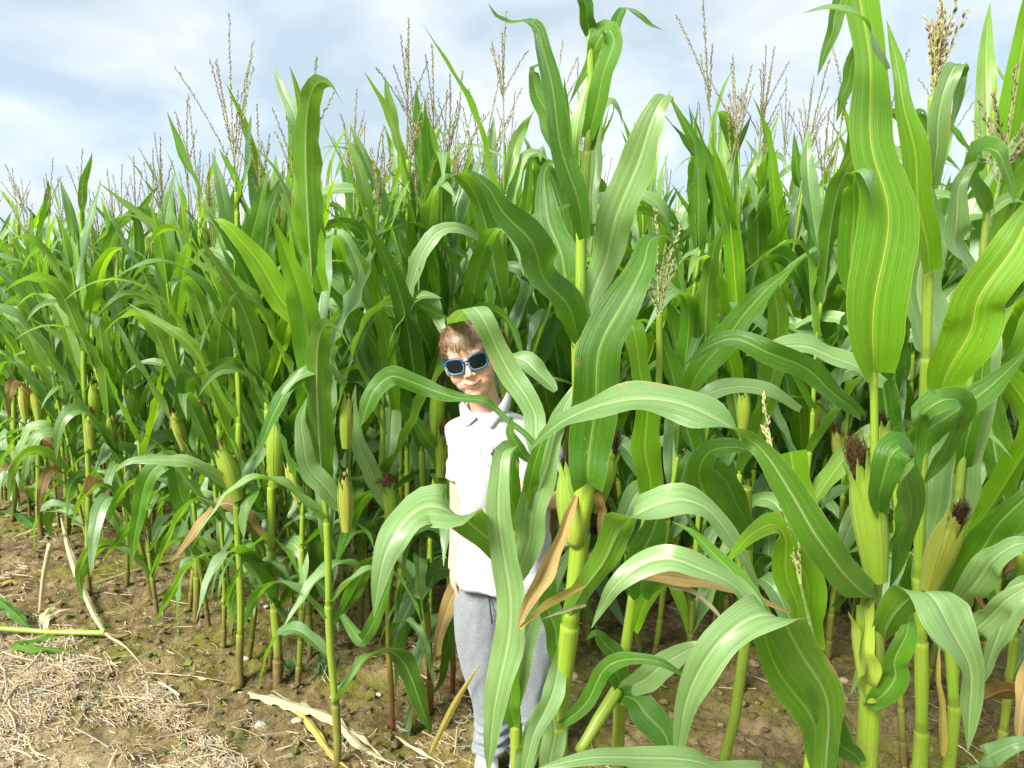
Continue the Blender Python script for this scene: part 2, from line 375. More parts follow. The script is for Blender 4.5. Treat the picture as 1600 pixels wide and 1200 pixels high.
def ground_material():
    m, t, N_, L_ = mat('field_soil')
    out = N_('ShaderNodeOutputMaterial'); pb = N_('ShaderNodeBsdfPrincipled'); L_(pb.outputs[0], out.inputs[0])
    ge = N_('ShaderNodeNewGeometry')
    def noise(s, d=6, rg=0.6):
        n = N_('ShaderNodeTexNoise'); n.inputs['Scale'].default_value = s; n.inputs['Detail'].default_value = d; n.inputs['Roughness'].default_value = rg
        L_(ge.outputs['Position'], n.inputs['Vector']); return n.outputs['Fac']
    a = noise(3.0); b = noise(38, 8, 0.7); c = noise(2.1, 7, 0.72); d = noise(160, 3)
    r = ramp(N_, [(0.36, (0.065, 0.045, 0.020)), (0.5, (0.20, 0.146, 0.072)), (0.64, (0.38, 0.29, 0.165))])
    L_(mth(N_, L_, 'ADD', mth(N_, L_, 'MULTIPLY', a, 0.45), mth(N_, L_, 'MULTIPLY', b, 0.55)), r.inputs[0])
    mo = mth(N_, L_, 'MULTIPLY', mth(N_, L_, 'SUBTRACT', mth(N_, L_, 'ADD', mth(N_, L_, 'MULTIPLY', c, 0.7), mth(N_, L_, 'MULTIPLY', b, 0.3)), 0.465), 9.0, clamp=True)
    mc = ramp(N_, [(0.3, (0.10, 0.115, 0.010)), (0.7, (0.25, 0.25, 0.025))]); L_(d, mc.inputs[0])
    col = mixc(N_, L_, mth(N_, L_, 'MULTIPLY', mo, 0.8), r.outputs[0], mc.outputs[0])
    # ground-in chaff on the track side of the field edge
    sx2 = N_('ShaderNodeSeparateXYZ'); L_(ge.outputs['Position'], sx2.inputs[0])
    sd2 = mth(N_, L_, 'ADD', mth(N_, L_, 'MULTIPLY', mth(N_, L_, 'ADD', sx2.outputs[0], 0.50), 0.669), mth(N_, L_, 'MULTIPLY', mth(N_, L_, 'SUBTRACT', sx2.outputs[1], 2.25), 0.743))
    ch = mth(N_, L_, 'MULTIPLY', mth(N_, L_, 'SUBTRACT', mth(N_, L_, 'MULTIPLY', mth(N_, L_, 'SUBTRACT', a, 0.5), 1.2), mth(N_, L_, 'ADD', sd2, 0.38)), 4.0, clamp=True)
    cc_ = ramp(N_, [(0.35, (0.23, 0.165, 0.085)), (0.62, (0.50, 0.40, 0.24))]); L_(b, cc_.inputs[0])
    col = mixc(N_, L_, mth(N_, L_, 'MULTIPLY', ch, 0.75), col, cc_.outputs[0])
    L_(col, pb.inputs['Base Color']); pb.inputs['Roughness'].default_value = 0.95
    pb.inputs['Specular IOR Level'].default_value = 0.2
    bp = N_('ShaderNodeBump'); bp.inputs['Strength'].default_value = 1.0; bp.inputs['Distance'].default_value = 0.022
    L_(mth(N_, L_, 'ADD', b, mth(N_, L_, 'MULTIPLY', d, 0.35)), bp.inputs['Height']); L_(bp.outputs[0], pb.inputs['Normal'])
    return m
SOIL = ground_material()

# ================================================================== ground
EDGE_P = np.array([-0.50, 2.25]); EDGE_N = np.array([0.669, 0.743]); EDGE_U = np.array([-0.743, 0.669])
def sdist(x, y): return (np.asarray(x) - EDGE_P[0]) * EDGE_N[0] + (np.asarray(y) - EDGE_P[1]) * EDGE_N[1]
def gh(x, y):
    x = np.asarray(x, float); y = np.asarray(y, float)
    s = sdist(x, y)
    rough = 0.35 + 0.65 / (1 + np.exp(np.clip(-(s + 0.35) * 9, -50, 50)))
    h = 0.05 * fbm(x * 2.2, y * 2.2, o=2) * 0.6 + 0.035 * rough * fbm(x * 9, y * 9, o=3) + 0.030 * rough * fbm(x * 29 + 9, y * 29, o=3)
    return h * np.exp(-np.hypot(x, y) / 60)
def axis(lo, hi, step, far, g=1.18):
    a = list(np.arange(lo, hi + 1e-6, step)); s = step
    while a[-1] < far: s *= g; a.append(a[-1] + s)
    s = step
    while a[0] > -far: s *= g; a.insert(0, a[0] - s)
    return np.array(a)
gx = axis(-3.4, 2.2, 0.014, 900); gy = axis(0.6, 5.2, 0.014, 900)
XX, YY = np.meshgrid(gx, gy); ZZ = gh(XX, YY)
nx_, ny_ = len(gx), len(gy)
gxl, gyl = gx.tolist(), gy.tolist(); ZL = ZZ.tolist()
import bisect
def ghf(x, y):
    i = min(max(bisect.bisect(gxl, x) - 1, 0), nx_ - 2); j = min(max(bisect.bisect(gyl, y) - 1, 0), ny_ - 2)
    a = (x - gxl[i]) / (gxl[i + 1] - gxl[i]); b = (y - gyl[j]) / (gyl[j + 1] - gyl[j])
    return (ZL[j][i] * (1 - a) + ZL[j][i + 1] * a) * (1 - b) + (ZL[j + 1][i] * (1 - a) + ZL[j + 1][i + 1] * a) * b
gme = bpy.data.meshes.new('ground')
gme.vertices.add(nx_ * ny_); gme.vertices.foreach_set('co', np.stack([XX, YY, ZZ], -1).astype(np.float32).ravel())
idx = np.arange(nx_ * ny_).reshape(ny_, nx_)
qd = np.stack([idx[:-1, :-1], idx[:-1, 1:], idx[1:, 1:], idx[1:, :-1]], -1).reshape(-1, 4)
gme.loops.add(qd.size); gme.loops.foreach_set('vertex_index', qd.ravel().astype(np.int32))
gme.polygons.add(len(qd)); gme.polygons.foreach_set('loop_start', np.arange(0, qd.size, 4, dtype=np.int32))
gme.polygons.foreach_set('use_smooth', np.ones(len(qd), dtype=bool))
gme.update(calc_edges=True); gme.materials.append(SOIL)
tag(link('ground', gme), 'brown crumbly field soil with green moss patches', kind='structure')

# soil crumbs: nobody could count them
ICO_V = []; ph_ = (1 + 5 ** 0.5) / 2
for a, b in ((1, ph_), (-1, ph_), (1, -ph_), (-1, -ph_)): ICO_V += [(0, a, b), (a, b, 0), (b, 0, a)]
ICO_V = np.array(ICO_V) / math.hypot(1, ph_)
def hull_faces(V):
    fs = []
    n = len(V)
    for i in range(n):
        for j in range(i + 1, n):
            for k in range(j + 1, n):
                nn = np.cross(V[j] - V[i], V[k] - V[i])
                dd = (V - V[i]) @ nn
                if (dd < 1e-6).all(): fs.append((i, j, k))
                elif (dd > -1e-6).all(): fs.append((i, k, j))
    return fs
ICO_F = hull_faces(ICO_V)
def lumps(n, sampler, smin, smax, colf, flat=0.65, rr=NR):
    V = []; Fc = []; C = []
    for k in range(n):
        x, y = sampler(); s = smin + (smax - smin) * rr.rand() ** 3
        v = ICO_V * (1 + 0.9 * (rr.rand(12, 1) - 0.5)) * s * np.array([1, rr.uniform(0.7, 1.1), flat])
        a = rr.rand() * 6.28; c_, s_ = math.cos(a), math.sin(a)
        v = v @ np.array([[c_, s_, 0], [-s_, c_, 0], [0, 0, 1]])
        v = v + np.array([x, y, ghf(x, y) + s * 0.15])
        Fc += [tuple(i + 12 * k for i in f) for f in ICO_F]; V.append(v); C += [colf()] * 12
    return np.concatenate(V), Fc, C
def samp_soil():
    while True:
        y = 1.0 + 4.2 * NR.rand() ** 1.3; x = NR.uniform(-0.75, 0.75) * y
        if sdist(x, y) > -0.45 - 0.2 * NR.rand(): return x, y
v, f, c = lumps(9000, samp_soil, 0.002, 0.022, lambda: np.array([0.19, 0.137, 0.060]) * NR.uniform(0.45, 1.1) * (np.array([0.8, 1.15, 0.5]) if NR.rand() < 0.25 else 1))
tag(link('soil_crumbs', new_mesh('soil_crumbs', v, f, CLOD, [(0, 0)] * len(v), c, False)), 'loose brown crumbs of soil between the corn stalks', 'soil', kind='stuff')

# chopped straw litter on the track beside the field
def straw(n, sampler, l0, l1, w0, w1, rr, seg=2):
    V = []; Fc = []; C = []; o = 0
    for k in range(n):
        x, y = sampler(); Lh = rr.uniform(l0, l1) ** 1.0; wd = rr.uniform(w0, w1)
        a = rr.rand() * 3.14 if rr.rand() < 0.45 else rr.normal(2.45, 0.45)
        bend = rr.normal(0, 0.22) + (rr.rand() < .08) * rr.normal(0, .9); tilt = abs(rr.normal(0, 0.08)); z0 = ghf(x, y) + 0.003 + 0.010 * rr.rand()
        t = np.linspace(-0.5, 0.5, seg + 1)
        aa = a + bend * t
        px = x + np.cos(aa) * t * Lh; py = y + np.sin(aa) * t * Lh
        pz = z0 + (t + 0.5) * Lh * tilt + 0.02 * Lh * rr.rand()
        C0 = np.stack([px, py, pz], -1)
        roll = rr.normal(0, 0.5)
        A = np.stack([-np.sin(aa) * math.cos(roll), np.cos(aa) * math.cos(roll), np.full(seg + 1, math.sin(roll))], -1) * wd / 2
        Nn = np.array([0, 0, wd * 0.25])
        for i in range(seg + 1): V += [C0[i] - A[i], C0[i] + Nn, C0[i] + A[i]]
        for i in range(seg):
            b = o + i * 3; Fc += [(b, b + 1, b + 4, b + 3), (b + 1, b + 2, b + 5, b + 4)]
        g_ = rr.rand(); base = np.array([0.44, 0.35, 0.20]) if g_ < 0.5 else (np.array([0.30, 0.22, 0.12]) if g_ < .82 else np.array([0.40, 0.38, 0.31]))
        C += [base * rr.uniform(0.65, 1.3)] * (3 * (seg + 1)); o += 3 * (seg + 1)
    return V, Fc, C
sy_ = 1.9 + 4.6 * NR.rand(260000) ** 1.2; sx_ = NR.uniform(-0.78, 0.1, 260000) * sy_
s_ = sdist(sx_, sy_); lim = -0.34 + 0.35 * fbm(sx_ * 2., sy_ * 2., o=3)
p_ = np.where(s_ < lim, 1.0, 0.035 * (s_ < 0.8)) * np.clip(0.45 + 2.4 * vnoise(sx_ * 4., sy_ * 4. + 3), 0.06, 1) * np.clip(0.8 + 1.6 * vnoise(sx_ * 1.3 + 5, sy_ * 1.3), 0.35, 1)
ok_ = NR.rand(260000) < p_ * 0.9
SPTS = list(zip(sx_[ok_].tolist(), sy_[ok_].tolist())); SPI = [0]
def samp_straw():
    SPI[0] = (SPI[0] + 1) % len(SPTS); return SPTS[SPI[0]]
v, f, c = straw(20000, samp_straw, 0.010, 0.060, 0.0010, 0.0038, NR)
v2, f2, c2 = straw(330, samp_straw, 0.07, 0.17, 0.003, 0.008, NR, 4)
mb = MB(); mb.v = list(map(tuple, v)); mb.f = list(f); mb.c = list(map(tuple, c)); mb.uv = [(0, 0)] * len(v)
o_ = len(mb.v); mb.v += list(map(tuple, v2)); mb.f += [tuple(i + o_ for i in q) for q in f2]; mb.c += list(map(tuple, c2)); mb.uv += [(0, 0)] * len(v2)
tag(link('straw_litter', mb.mesh('straw_litter', STRAW, False)), 'bleached chopped straw strewn over the track beside the corn', 'straw', kind='stuff')
def samp_in():
    while True:
        y = 1.1 + 3.2 * NR.rand(); x = NR.uniform(-0.72, 0.75) * y
        if sdist(x, y) > -0.4: return x, y
v, f, c = straw(650, samp_in, 0.02, 0.16, 0.0012, 0.004, NR, 3)
tag(link('straw_scraps', new_mesh('straw_scraps', v, f, STRAW, [(0, 0)] * len(v), c, False)), 'thin dead root and straw scraps on the soil between stalks', 'straw', kind='stuff')

# ================================================================== corn library
def leaf_shape(rr, Lh, Wd, a0, a1, kink, n, low=False, roll_end=0.0, yaw=0.0, kw=0.12):
    """blade leaving the stalk along +X; inclination from the vertical goes a0 -> a1 around kink"""
    t = np.linspace(0, 1, n)
    s = 1 / (1 + np.exp(-(t - kink) / kw)); s = (s - s[0]) / (s[-1] - s[0])
    inc = a0 + (a1 - a0) * s + 0.05 * np.sin(t * 9 + rr.rand() * 6)
    az = yaw * t ** 1.5
    d = np.stack([np.sin(inc) * np.cos(az), np.sin(inc) * np.sin(az), np.cos(inc)], -1)
    C = np.concatenate([[[0, 0, 0]], np.cumsum((d[1:] + d[:-1]) * 0.5 * Lh / (n - 1), axis=0)]) + np.array([0.008, 0, 0])
    A = np.stack([-np.sin(az), np.cos(az), np.zeros(n)], -1)
    T = tangents(C)
    roll = roll_end * t ** 1.3 + 0.12 * np.sin(t * 7 + rr.rand() * 6)
    Nn = np.cross(T, A)
    A = A * np.cos(roll)[:, None] + Nn * np.sin(roll)[:, None]
    W = Wd / 2 * wprof(t, 0.62, rr.uniform(0.28, 0.42))
    fv = 0.95 * np.exp(-t * 9) + rr.uniform(0.08, 0.3)
    return ribbon(C, A, W, 0.2, rr.uniform(0.10, 0.24), rr.rand() * 6, ULOW if low else UCOL, rr.uniform(0.10, 0.17), fv)
LIB = {}
def build_lib():
    rr = NR
    kinds = {'low': (0.62, 0.076, 12), 'mid': (0.80, 0.088, 20), 'up': (0.62, 0.070, 16), 'top': (0.38, 0.050, 10)}
    for k, (Lh, Wd, cnt) in kinds.items():
        LIB[k] = []; LIB[k + '_far'] = []
        for i in range(cnt):
            l = Lh * rr.uniform(0.82, 1.15); wd = Wd * rr.uniform(0.85, 1.15)
            if k == 'low': a0, a1, kk = rr.uniform(0.35, 0.75), rr.uniform(2.3, 3.0), rr.uniform(0.3, 0.6)
            elif k == 'mid': a0, a1, kk = (rr.uniform(0.20, 0.50), rr.uniform(2.0, 3.0), rr.uniform(0.50, 0.80)) if i % 4 else (rr.uniform(.25, .5), rr.uniform(.6, 1.1), .6)
            elif k == 'up': a0, a1, kk = rr.uniform(0.12, 0.36), (rr.uniform(0.3, 0.8) if i % 5 in (0, 2, 4) else rr.uniform(1.8, 2.8)), rr.uniform(0.55, 0.85)
            else: a0, a1, kk = rr.uniform(0.06, 0.30), rr.uniform(0.1, 0.7), rr.uniform(0.5, 0.8)
            re, yw, kw_ = rr.normal(0, 0.85), rr.normal(0, 0.6), rr.uniform(0.035, 0.11)
            st = rr.get_state()
            v, f, uv = leaf_shape(rr, l, wd, a0, a1, kk, 26, False, re, yw, kw_)
            m_ = [LEAF, LEAFP, LEAFD, LEAFP, LEAF][i % 5] if k != 'top' else [LEAF, LEAFY][i % 2]
            if k in ('up', 'mid') and i % 5 == 4: m_ = LEAFY
            if k == 'low' and i == 11: m_ = DRY
            LIB[k].append(new_mesh('leaf', v, f, m_, uv))
            rr.set_state(st)
            LIB[k + '_far'].append(leaf_shape(rr, l, wd, a0, a1, kk, 11, True, re, yw, kw_))
build_lib()

def stalk_profile(pts, nodes, r0, r1, n_per=4, sheath=1.22):
    """polyline stalk with a swollen node ring and a sheath below each node; returns centres, radii, colours"""
    pts = np.asarray(pts, float)
    ln = np.concatenate([[0], np.cumsum(np.linalg.norm(np.diff(pts, axis=0), axis=1))]); tot = ln[-1]
    ss = [0.0]; rs = [r0]; cs = [(0.8, 0.8, 0.6)]
    prev = 0.0
    for nd in list(nodes) + [tot]:
        seg = nd - prev
        rb = r0 + (r1 - r0) * prev / tot; re = r0 + (r1 - r0) * nd / tot
        if seg > 0.03:
            for q, k, c in ((0.012, 1.14, (0.72, 0.72, 0.55)), (0.02, 1.0, (0.92, 0.95, 0.8)), (seg * 0.5, sheath * 0.97, (1, 1, 1)), (seg - 0.012, sheath * 1.02, (1.05, 1.02, 1)), (seg - 0.004, sheath * 1.05, (1.2, 1.1, 0.9)), (seg, 1.0, (0.6, 0.62, 0.4))):
                ss.append(prev + q); rs.append((rb + (re - rb) * q / seg) * k); cs.append(c)
        prev = nd
    ss = np.array(ss); o = np.argsort(ss); ss = ss[o]; rs = np.array(rs)[o]; cs = np.array(cs)[o]
    keep = np.concatenate([[True], np.diff(ss) > 0.0012]); ss, rs, cs = ss[keep], rs[keep], cs[keep]
    C = np.stack([np.interp(ss, ln, pts[:, i]) for i in range(3)], -1)
    return C, rs, cs
def stalk_mesh(pts, nodes, r0, r1, mat_=None, seg=10, sheath=1.22):
    C, rs, cs = stalk_profile(pts, nodes, r0, r1, sheath=sheath)
    v, f, uv = tube(C, rs, seg)
    cols = np.repeat(cs, seg, axis=0)
    return new_mesh('stalk', v, f, mat_ or STALK, uv, cols)

def ear_mesh(rr, Lh, rad_, mat_=None, nl=6):
    """cob wrapped in overlapping husk leaves, axis +Z from the shank"""
    mb = MB()
    t = np.linspace(0, 1, 14)
    pr = rad_ * np.clip(0.42 + 1.0 * np.sin(np.clip(t * 1.9, 0, 1.57)) * 0.58, 0, 1) * (1 - 0.80 * np.clip((t - 0.40) / 0.60, 0, 1) ** 1.8)
    C = np.stack([0 * t, 0.004 * np.sin(t * 3), t * Lh * 0.97], -1)
    v, f, uv = tube(C, pr * 0.95, 12); uv = uv * np.array([1, 1]) ; mb.add(v, f, uv)
    for k in range(nl):
        az = k * 2.4 + rr.rand() * 0.4; l = Lh * (0.80 + 0.24 * rr.rand()) * (1.0 if k > 1 else 1.06)
        span = rr.uniform(0.85, 1.25)
        tt = np.linspace(0, 1, 20); us = np.linspace(-1, 1, 7)
        V = []; UV = []
        for a in tt:
            z = a * l; rr_ = np.interp(z / Lh, t, pr) * 1.0 + 0.0022 + 0.0008 * (nl - k)
            wsp = span * (1 - 0.15 * a) * (1 if a < 0.5 else max(0.03, 1 - ((a - 0.5) / 0.5) ** 1.9))
            out_ = 0.006 * max(0, a - 0.85) / 0.15 * (1 + rr.rand())
            for u in us:
                th = az + u * wsp
                r2 = rr_ + out_ - 0.0012 * abs(u)
                V.append((r2 * math.cos(th), r2 * math.sin(th) + 0.004 * math.sin(a * 3), z)); UV.append((0.5 + 0.5 * u * 0.9, z + k))
        fs = [(i*7 + j, i*7 + j + 1, (i+1)*7 + j + 1, (i+1)*7 + j) for i in range(19) for j in range(6)]
        mb.add(V, fs, UV)
    return mb.mesh('husk', mat_ or HUSK)
def silk_mesh(rr, Lh, spread, col, n=110, droop=0.5, puff=0.0):
    mb = MB()
    for k in range(n):
        a = rr.rand() * 6.28; s = rr.rand() ** 0.5 * spread; l = Lh * rr.uniform(0.6, 1.1)
        t = np.linspace(0, 1, 6)
        cx, cy = math.cos(a), math.sin(a)
        out_ = s * (0.35 + 0.65 * np.sin(t * 1.7)) + puff * np.sin(t * 3.1)
        curl = 0.12 * Lh * np.sin(t * rr.uniform(5, 12) + rr.rand() * 6) * t
        x = cx * out_ + curl * cy; y = cy * out_ - curl * cx + 0.0
        z = l * (t - droop * t ** 2.2 * (s / spread)) - 0.008
        C = np.stack([x, y, z], -1); W = np.full(6, 0.0008) * (1.15 - t)
        A = np.tile(np.array([-cy, cx, 0.3 * rr.randn()]), (6, 1))
        v, f, uv = ribbon(C, A, W, 0, 0, 0, np.array([-1, 1.0]))
        mb.add(v, f, uv, np.array(col) * rr.uniform(0.5, 1.6))
    # matted core of the tuft
    t = np.linspace(0, 1, 6); C = np.stack([0 * t, 0 * t, t * Lh * 0.62 - 0.01], -1)
    v, f, uv = tube(C, spread * 0.55 * (1 - 0.6 * t ** 2), 8); v = v + rr.randn(*v.shape) * 0.0012; mb.add(v, f, uv, np.array(col) * 0.6)
    return mb.mesh('silk', SILK)
BROWN = (0.075, 0.042, 0.016); RUSTY = (0.24, 0.115, 0.055); BLACKB = (0.032, 0.020, 0.010)

def tassel_mesh(rr, Lh, nb, spread, tint=(0.40, 0.36, 0.16), dens=1.0):
    mb = MB()
    OC = np.array([[1, 0, 0.0], [-1, 0, 0], [0, 1, 0], [0, -1, 0], [0, 0, 1], [0, 0, -1]], float)
    OF = [(0, 2, 4), (2, 1, 4), (1, 3, 4), (3, 0, 4), (2, 0, 5), (1, 2, 5), (3, 1, 5), (0, 3, 5)]
    def branch(C, r):
        v, f, uv = tube(C, r * np.linspace(1, 0.5, len(C)), 5); mb.add(v, f, uv, np.array(tint) * np.array([0.8, 1.05, 0.7]))
        ln = np.concatenate([[0], np.cumsum(np.linalg.norm(np.diff(C, axis=0), axis=1))])
        T = tangents(C); n = int(ln[-1] / 0.0046 * dens)
        for k in range(n):
            s = ln[-1] * (0.10 + 0.90 * (k + rr.rand() * 0.6) / n)
            p = np.array([np.interp(s, ln, C[:, i]) for i in range(3)]); tg = norm(np.array([np.interp(s, ln, T[:, i]) for i in range(3)]))
            o = rr.randn(3); o = norm(o - (o @ tg) * tg)
            ax = norm(tg + o * 0.42); sd_ = norm(np.cross(ax, o)); up = np.cross(sd_, ax)
            l = rr.uniform(0.0042, 0.0066); wd = 0.0017
            V = p + o * 0.0016 + OC[:, 2:3] * ax * l + OC[:, 0:1] * sd_ * wd + OC[:, 1:2] * up * wd + ax * l * 0.6
            g = rr.rand()
            c = np.array(tint) * rr.uniform(0.7, 1.25) if g < 0.7 else np.array([0.17, 0.105, 0.06]) * rr.uniform(0.7, 1.4)
            mb.add(V, OF, None, c)
    t = np.linspace(0, 1, 10)
    lx, ly = rr.normal(0, 0.05, 2)
    branch(np.stack([lx * t ** 2 * Lh, ly * t ** 2 * Lh, t * Lh], -1), 0.0022)
    v, f, uv = tube(np.array([[0, 0, -.14], [0, 0, -.05], [0, 0, .02]]), [.0032, .0028, .0024], 6); mb.add(v, f, uv, (.24, .36, .10))
    for k in range(nb):
        a = k * 2.4 + rr.rand(); z0 = Lh * (0.04 + 0.30 * k / max(nb, 1)); l = Lh * rr.uniform(0.40, 0.66)
        inc = spread * rr.uniform(0.5, 1.2); dr = rr.uniform(-0.25, 0.5)
        i_ = inc * (0.7 + dr * t)
        d = np.stack([np.sin(i_) * math.cos(a), np.sin(i_) * math.sin(a), np.cos(i_)], -1)
        C = np.concatenate([[[0, 0, 0]], np.cumsum(d[1:] * l / 9, axis=0)]) + np.array([0, 0, z0])
        branch(C, 0.0011)
    return mb.mesh('tassel', TASSEL, False)

def r_ear(rr, l, r, mat_=None): return ear_mesh(rr, l, r, mat_)
EARS = [ear_mesh(NR, 0.20, 0.025), ear_mesh(NR, 0.22, 0.027), ear_mesh(NR, 0.18, 0.022), ear_mesh(NR, 0.19, 0.024, HUSKP)]
SILKS = [silk_mesh(NR, 0.05, 0.013, BROWN), silk_mesh(NR, 0.06, 0.016, BLACKB), silk_mesh(NR, 0.055, 0.024, RUSTY, droop=0.9)]
TASS = [tassel_mesh(NR, NR.uniform(0.30, 0.40), nb, sp, tint) for nb, sp, tint in
        ((3, 0.35, (0.32, 0.26, 0.11)), (4, 0.45, (0.29, 0.23, 0.10)), (5, 0.5, (0.34, 0.29, 0.11)), (3, 0.6, (0.28, 0.21, 0.10)), (2, 0.25, (0.30, 0.24, 0.12)), (5, 0.65, (0.35, 0.29, 0.12)))]

def proto_data(rr):
    """one plant architecture: stalk line, leaf list, ears, tassel"""
    H = rr.uniform(1.72, 1.95)
    lean = rr.normal(0, 0.045, 2); zig = rr.randn() * 3
    def at(z): return np.array([lean[0] * z + 0.006 * math.sin(z * 9 + zig), lean[1] * z + 0.006 * math.cos(z * 7 + zig), z])
    zs = [0.10, 0.22, 0.36]
    while zs[-1] < H - 0.2: zs.append(zs[-1] + rr.uniform(0.105, 0.145))
    az0 = rr.rand() * 6.28
    leaves = []
    for k, z in enumerate(zs):
        if z < 0.20: continue
        if z < 0.45 and rr.rand() < 0.2: continue
        fr = z / H
        kind = 'low' if fr < 0.36 else ('mid' if fr < 0.70 else ('up' if fr < 0.88 else 'top'))
        az = az0 + (k % 2) * math.pi + rr.normal(0, 0.35)
        leaves.append((kind, rr.randint(0, 999), at(z), az, rr.uniform(0.88, 1.12)))
    return dict(H=H, pts=[at(z) for z in np.linspace(0, H, 12)], nodes=zs, leaves=leaves, at=at,
                ear=(rr.uniform(0.82, 1.12), az0 + rr.rand() * 6, rr.randint(0, 4), rr.randint(0, 3)), tas=rr.randint(0, 6), r=rr.uniform(0.0095, 0.0125))
NP_ = 12
PROTO = [proto_data(NR) for _ in range(NP_)]
for p in PROTO:
    p['stalk'] = stalk_mesh(p['pts'], p['nodes'], p['r'], 0.0036)
    p['upper'] = stalk_mesh
def corn(label, x, y, rr, k=None, rz=None, s=1.0, group=None, ear=None, tas=True, leafmin=0.0, stalkmat=None, skip=0.0, hz=None):
    p = PROTO[rr.randint(0, NP_) if k is None else k]
    z = ghf(x, y)
    rz = rr.rand() * 6.28 if rz is None else rz
    root = thing('corn_plant', label, 'corn plant', (x, y, z - 0.005), group)
    root.rotation_euler = (rr.normal(0, 0.04), rr.normal(0, 0.04), rz); root.scale = (s, s, s if hz is None else hz)
    me = p['stalk']
    link('stalk', me, root)
    for kind, i, q, az, sc in p['leaves']:
        if q[2] < leafmin or rr.rand() < skip: continue
        lib = LIB[kind]
        if q[2] < 0.5 and rr.rand() < 0.15: pass
        o = link('leaf', lib[(i + rr.randint(0, 3)) % len(lib)], root, q, (rr.normal(0, 0.08), rr.normal(0, 0.08), az + rr.normal(0, 0.25)), (sc, sc, sc))
    ez, ea, ei, si = p['ear']
    if ear is None: ear = rr.rand() < 0.62
    if ear:
        q = p['at'](ez); tl = rr.uniform(0.1, 0.3)
        e = link('ear', EARS[ei], root, q + np.array([math.cos(ea), math.sin(ea), 0]) * 0.012, (0, tl, ea))
        l = [0.20, 0.22, 0.18, 0.19][ei]
        link('silk', SILKS[si], e, (0, 0, l * 0.90))
    if tas:
        q = p['at'](p['H'])
        link('tassel', TASS[p['tas']], root, q + np.array([0, 0, 0.10]), (rr.normal(0, 0.08), rr.normal(0, 0.08), rr.rand() * 6), (1, 1, rr.uniform(0.85, 1.15)))
    return root
#@@FIELD@@
# ================================================================== the field behind
PR = np.random.RandomState(21)
cand = []
FEET = [tuple(G(a_, b_))[:2] for a_, b_ in ((375, 1062), (433, 1060), (527, 1192), (613, 1142), (672, 1112), (706, 1085), (305, 966), (352, 938), (140, 930), (65, 842), (205, 880), (238, 872), (484, 1030), (20, 815), (565, 1000))]
row = 0
for kr in range(0, 60):
    off = (0.12 if kr == 0 else 0.0) + kr * 0.56
    step = 0.142
    for j in range(-400, 420):
        u = j * step + PR.uniform(-0.05, 0.05); o = off + PR.normal(0, 0.035)
        x = EDGE_P[0] + EDGE_U[0] * u + EDGE_N[0] * o; y = EDGE_P[1] + EDGE_U[1] * u + EDGE_N[1] * o
        cand.append((x, y, kr))
keep = []
for x, y, kr in cand:
    if y < 1.9: continue
    if abs(x) > 0.70 * y + 0.35: continue
    d = math.hypot(x, y)
    if d > 38: continue
    if kr == 0:                                # the first row is set plant by plant below; a few more stand between
        if x > -0.75: continue
        if min(math.hypot(x - a_, y - b_) for a_, b_ in FEET) < 0.085: continue
    if -0.45 < x < 0.45 and y < 2.55: continue  # where the boy stands
    if 0.05 < x < 1.1 and y < 2.5: continue  # bare soil gap seen between the near plants
    if d > 12 and PR.rand() < (d - 12) / 60: continue
    keep.append((d - (.8 if kr == 0 else 0), x, y, kr))
keep.sort()
near, far = keep[:272], keep[272:]
def hscale(x, y):
    return 0.86 + 0.14 / (1 + math.exp(-(x / max(y, 1) + 0.33) * 9))
for i, (d, x, y, kr) in enumerate(near):
    az = math.degrees(math.atan2(x, y))
    reg = 'left' if az < -16 else ('middle' if az < 6 else 'right')
    dep = 'second rows' if kr <= 2 else ('middle rows' if kr <= 5 else 'far rows')
    k_ = PR.randint(0, NP_); er = PR.rand() < 0.7
    silk = ('brown', 'black', 'rusty')[PROTO[k_]['ear'][3]]
    what = ('with %s silked ear' % silk if er else 'without an ear') if kr <= 2 else 'half hidden by nearer ones'
    corn('green corn plant %s, %s, %s of the picture' % (what, dep, reg), x, y, PR, k=k_, ear=er,
         s=PR.uniform(0.93, 1.05) * hscale(x, y), tas=PR.rand() < .66, group='corn plants of the ' + dep + ', ' + reg)
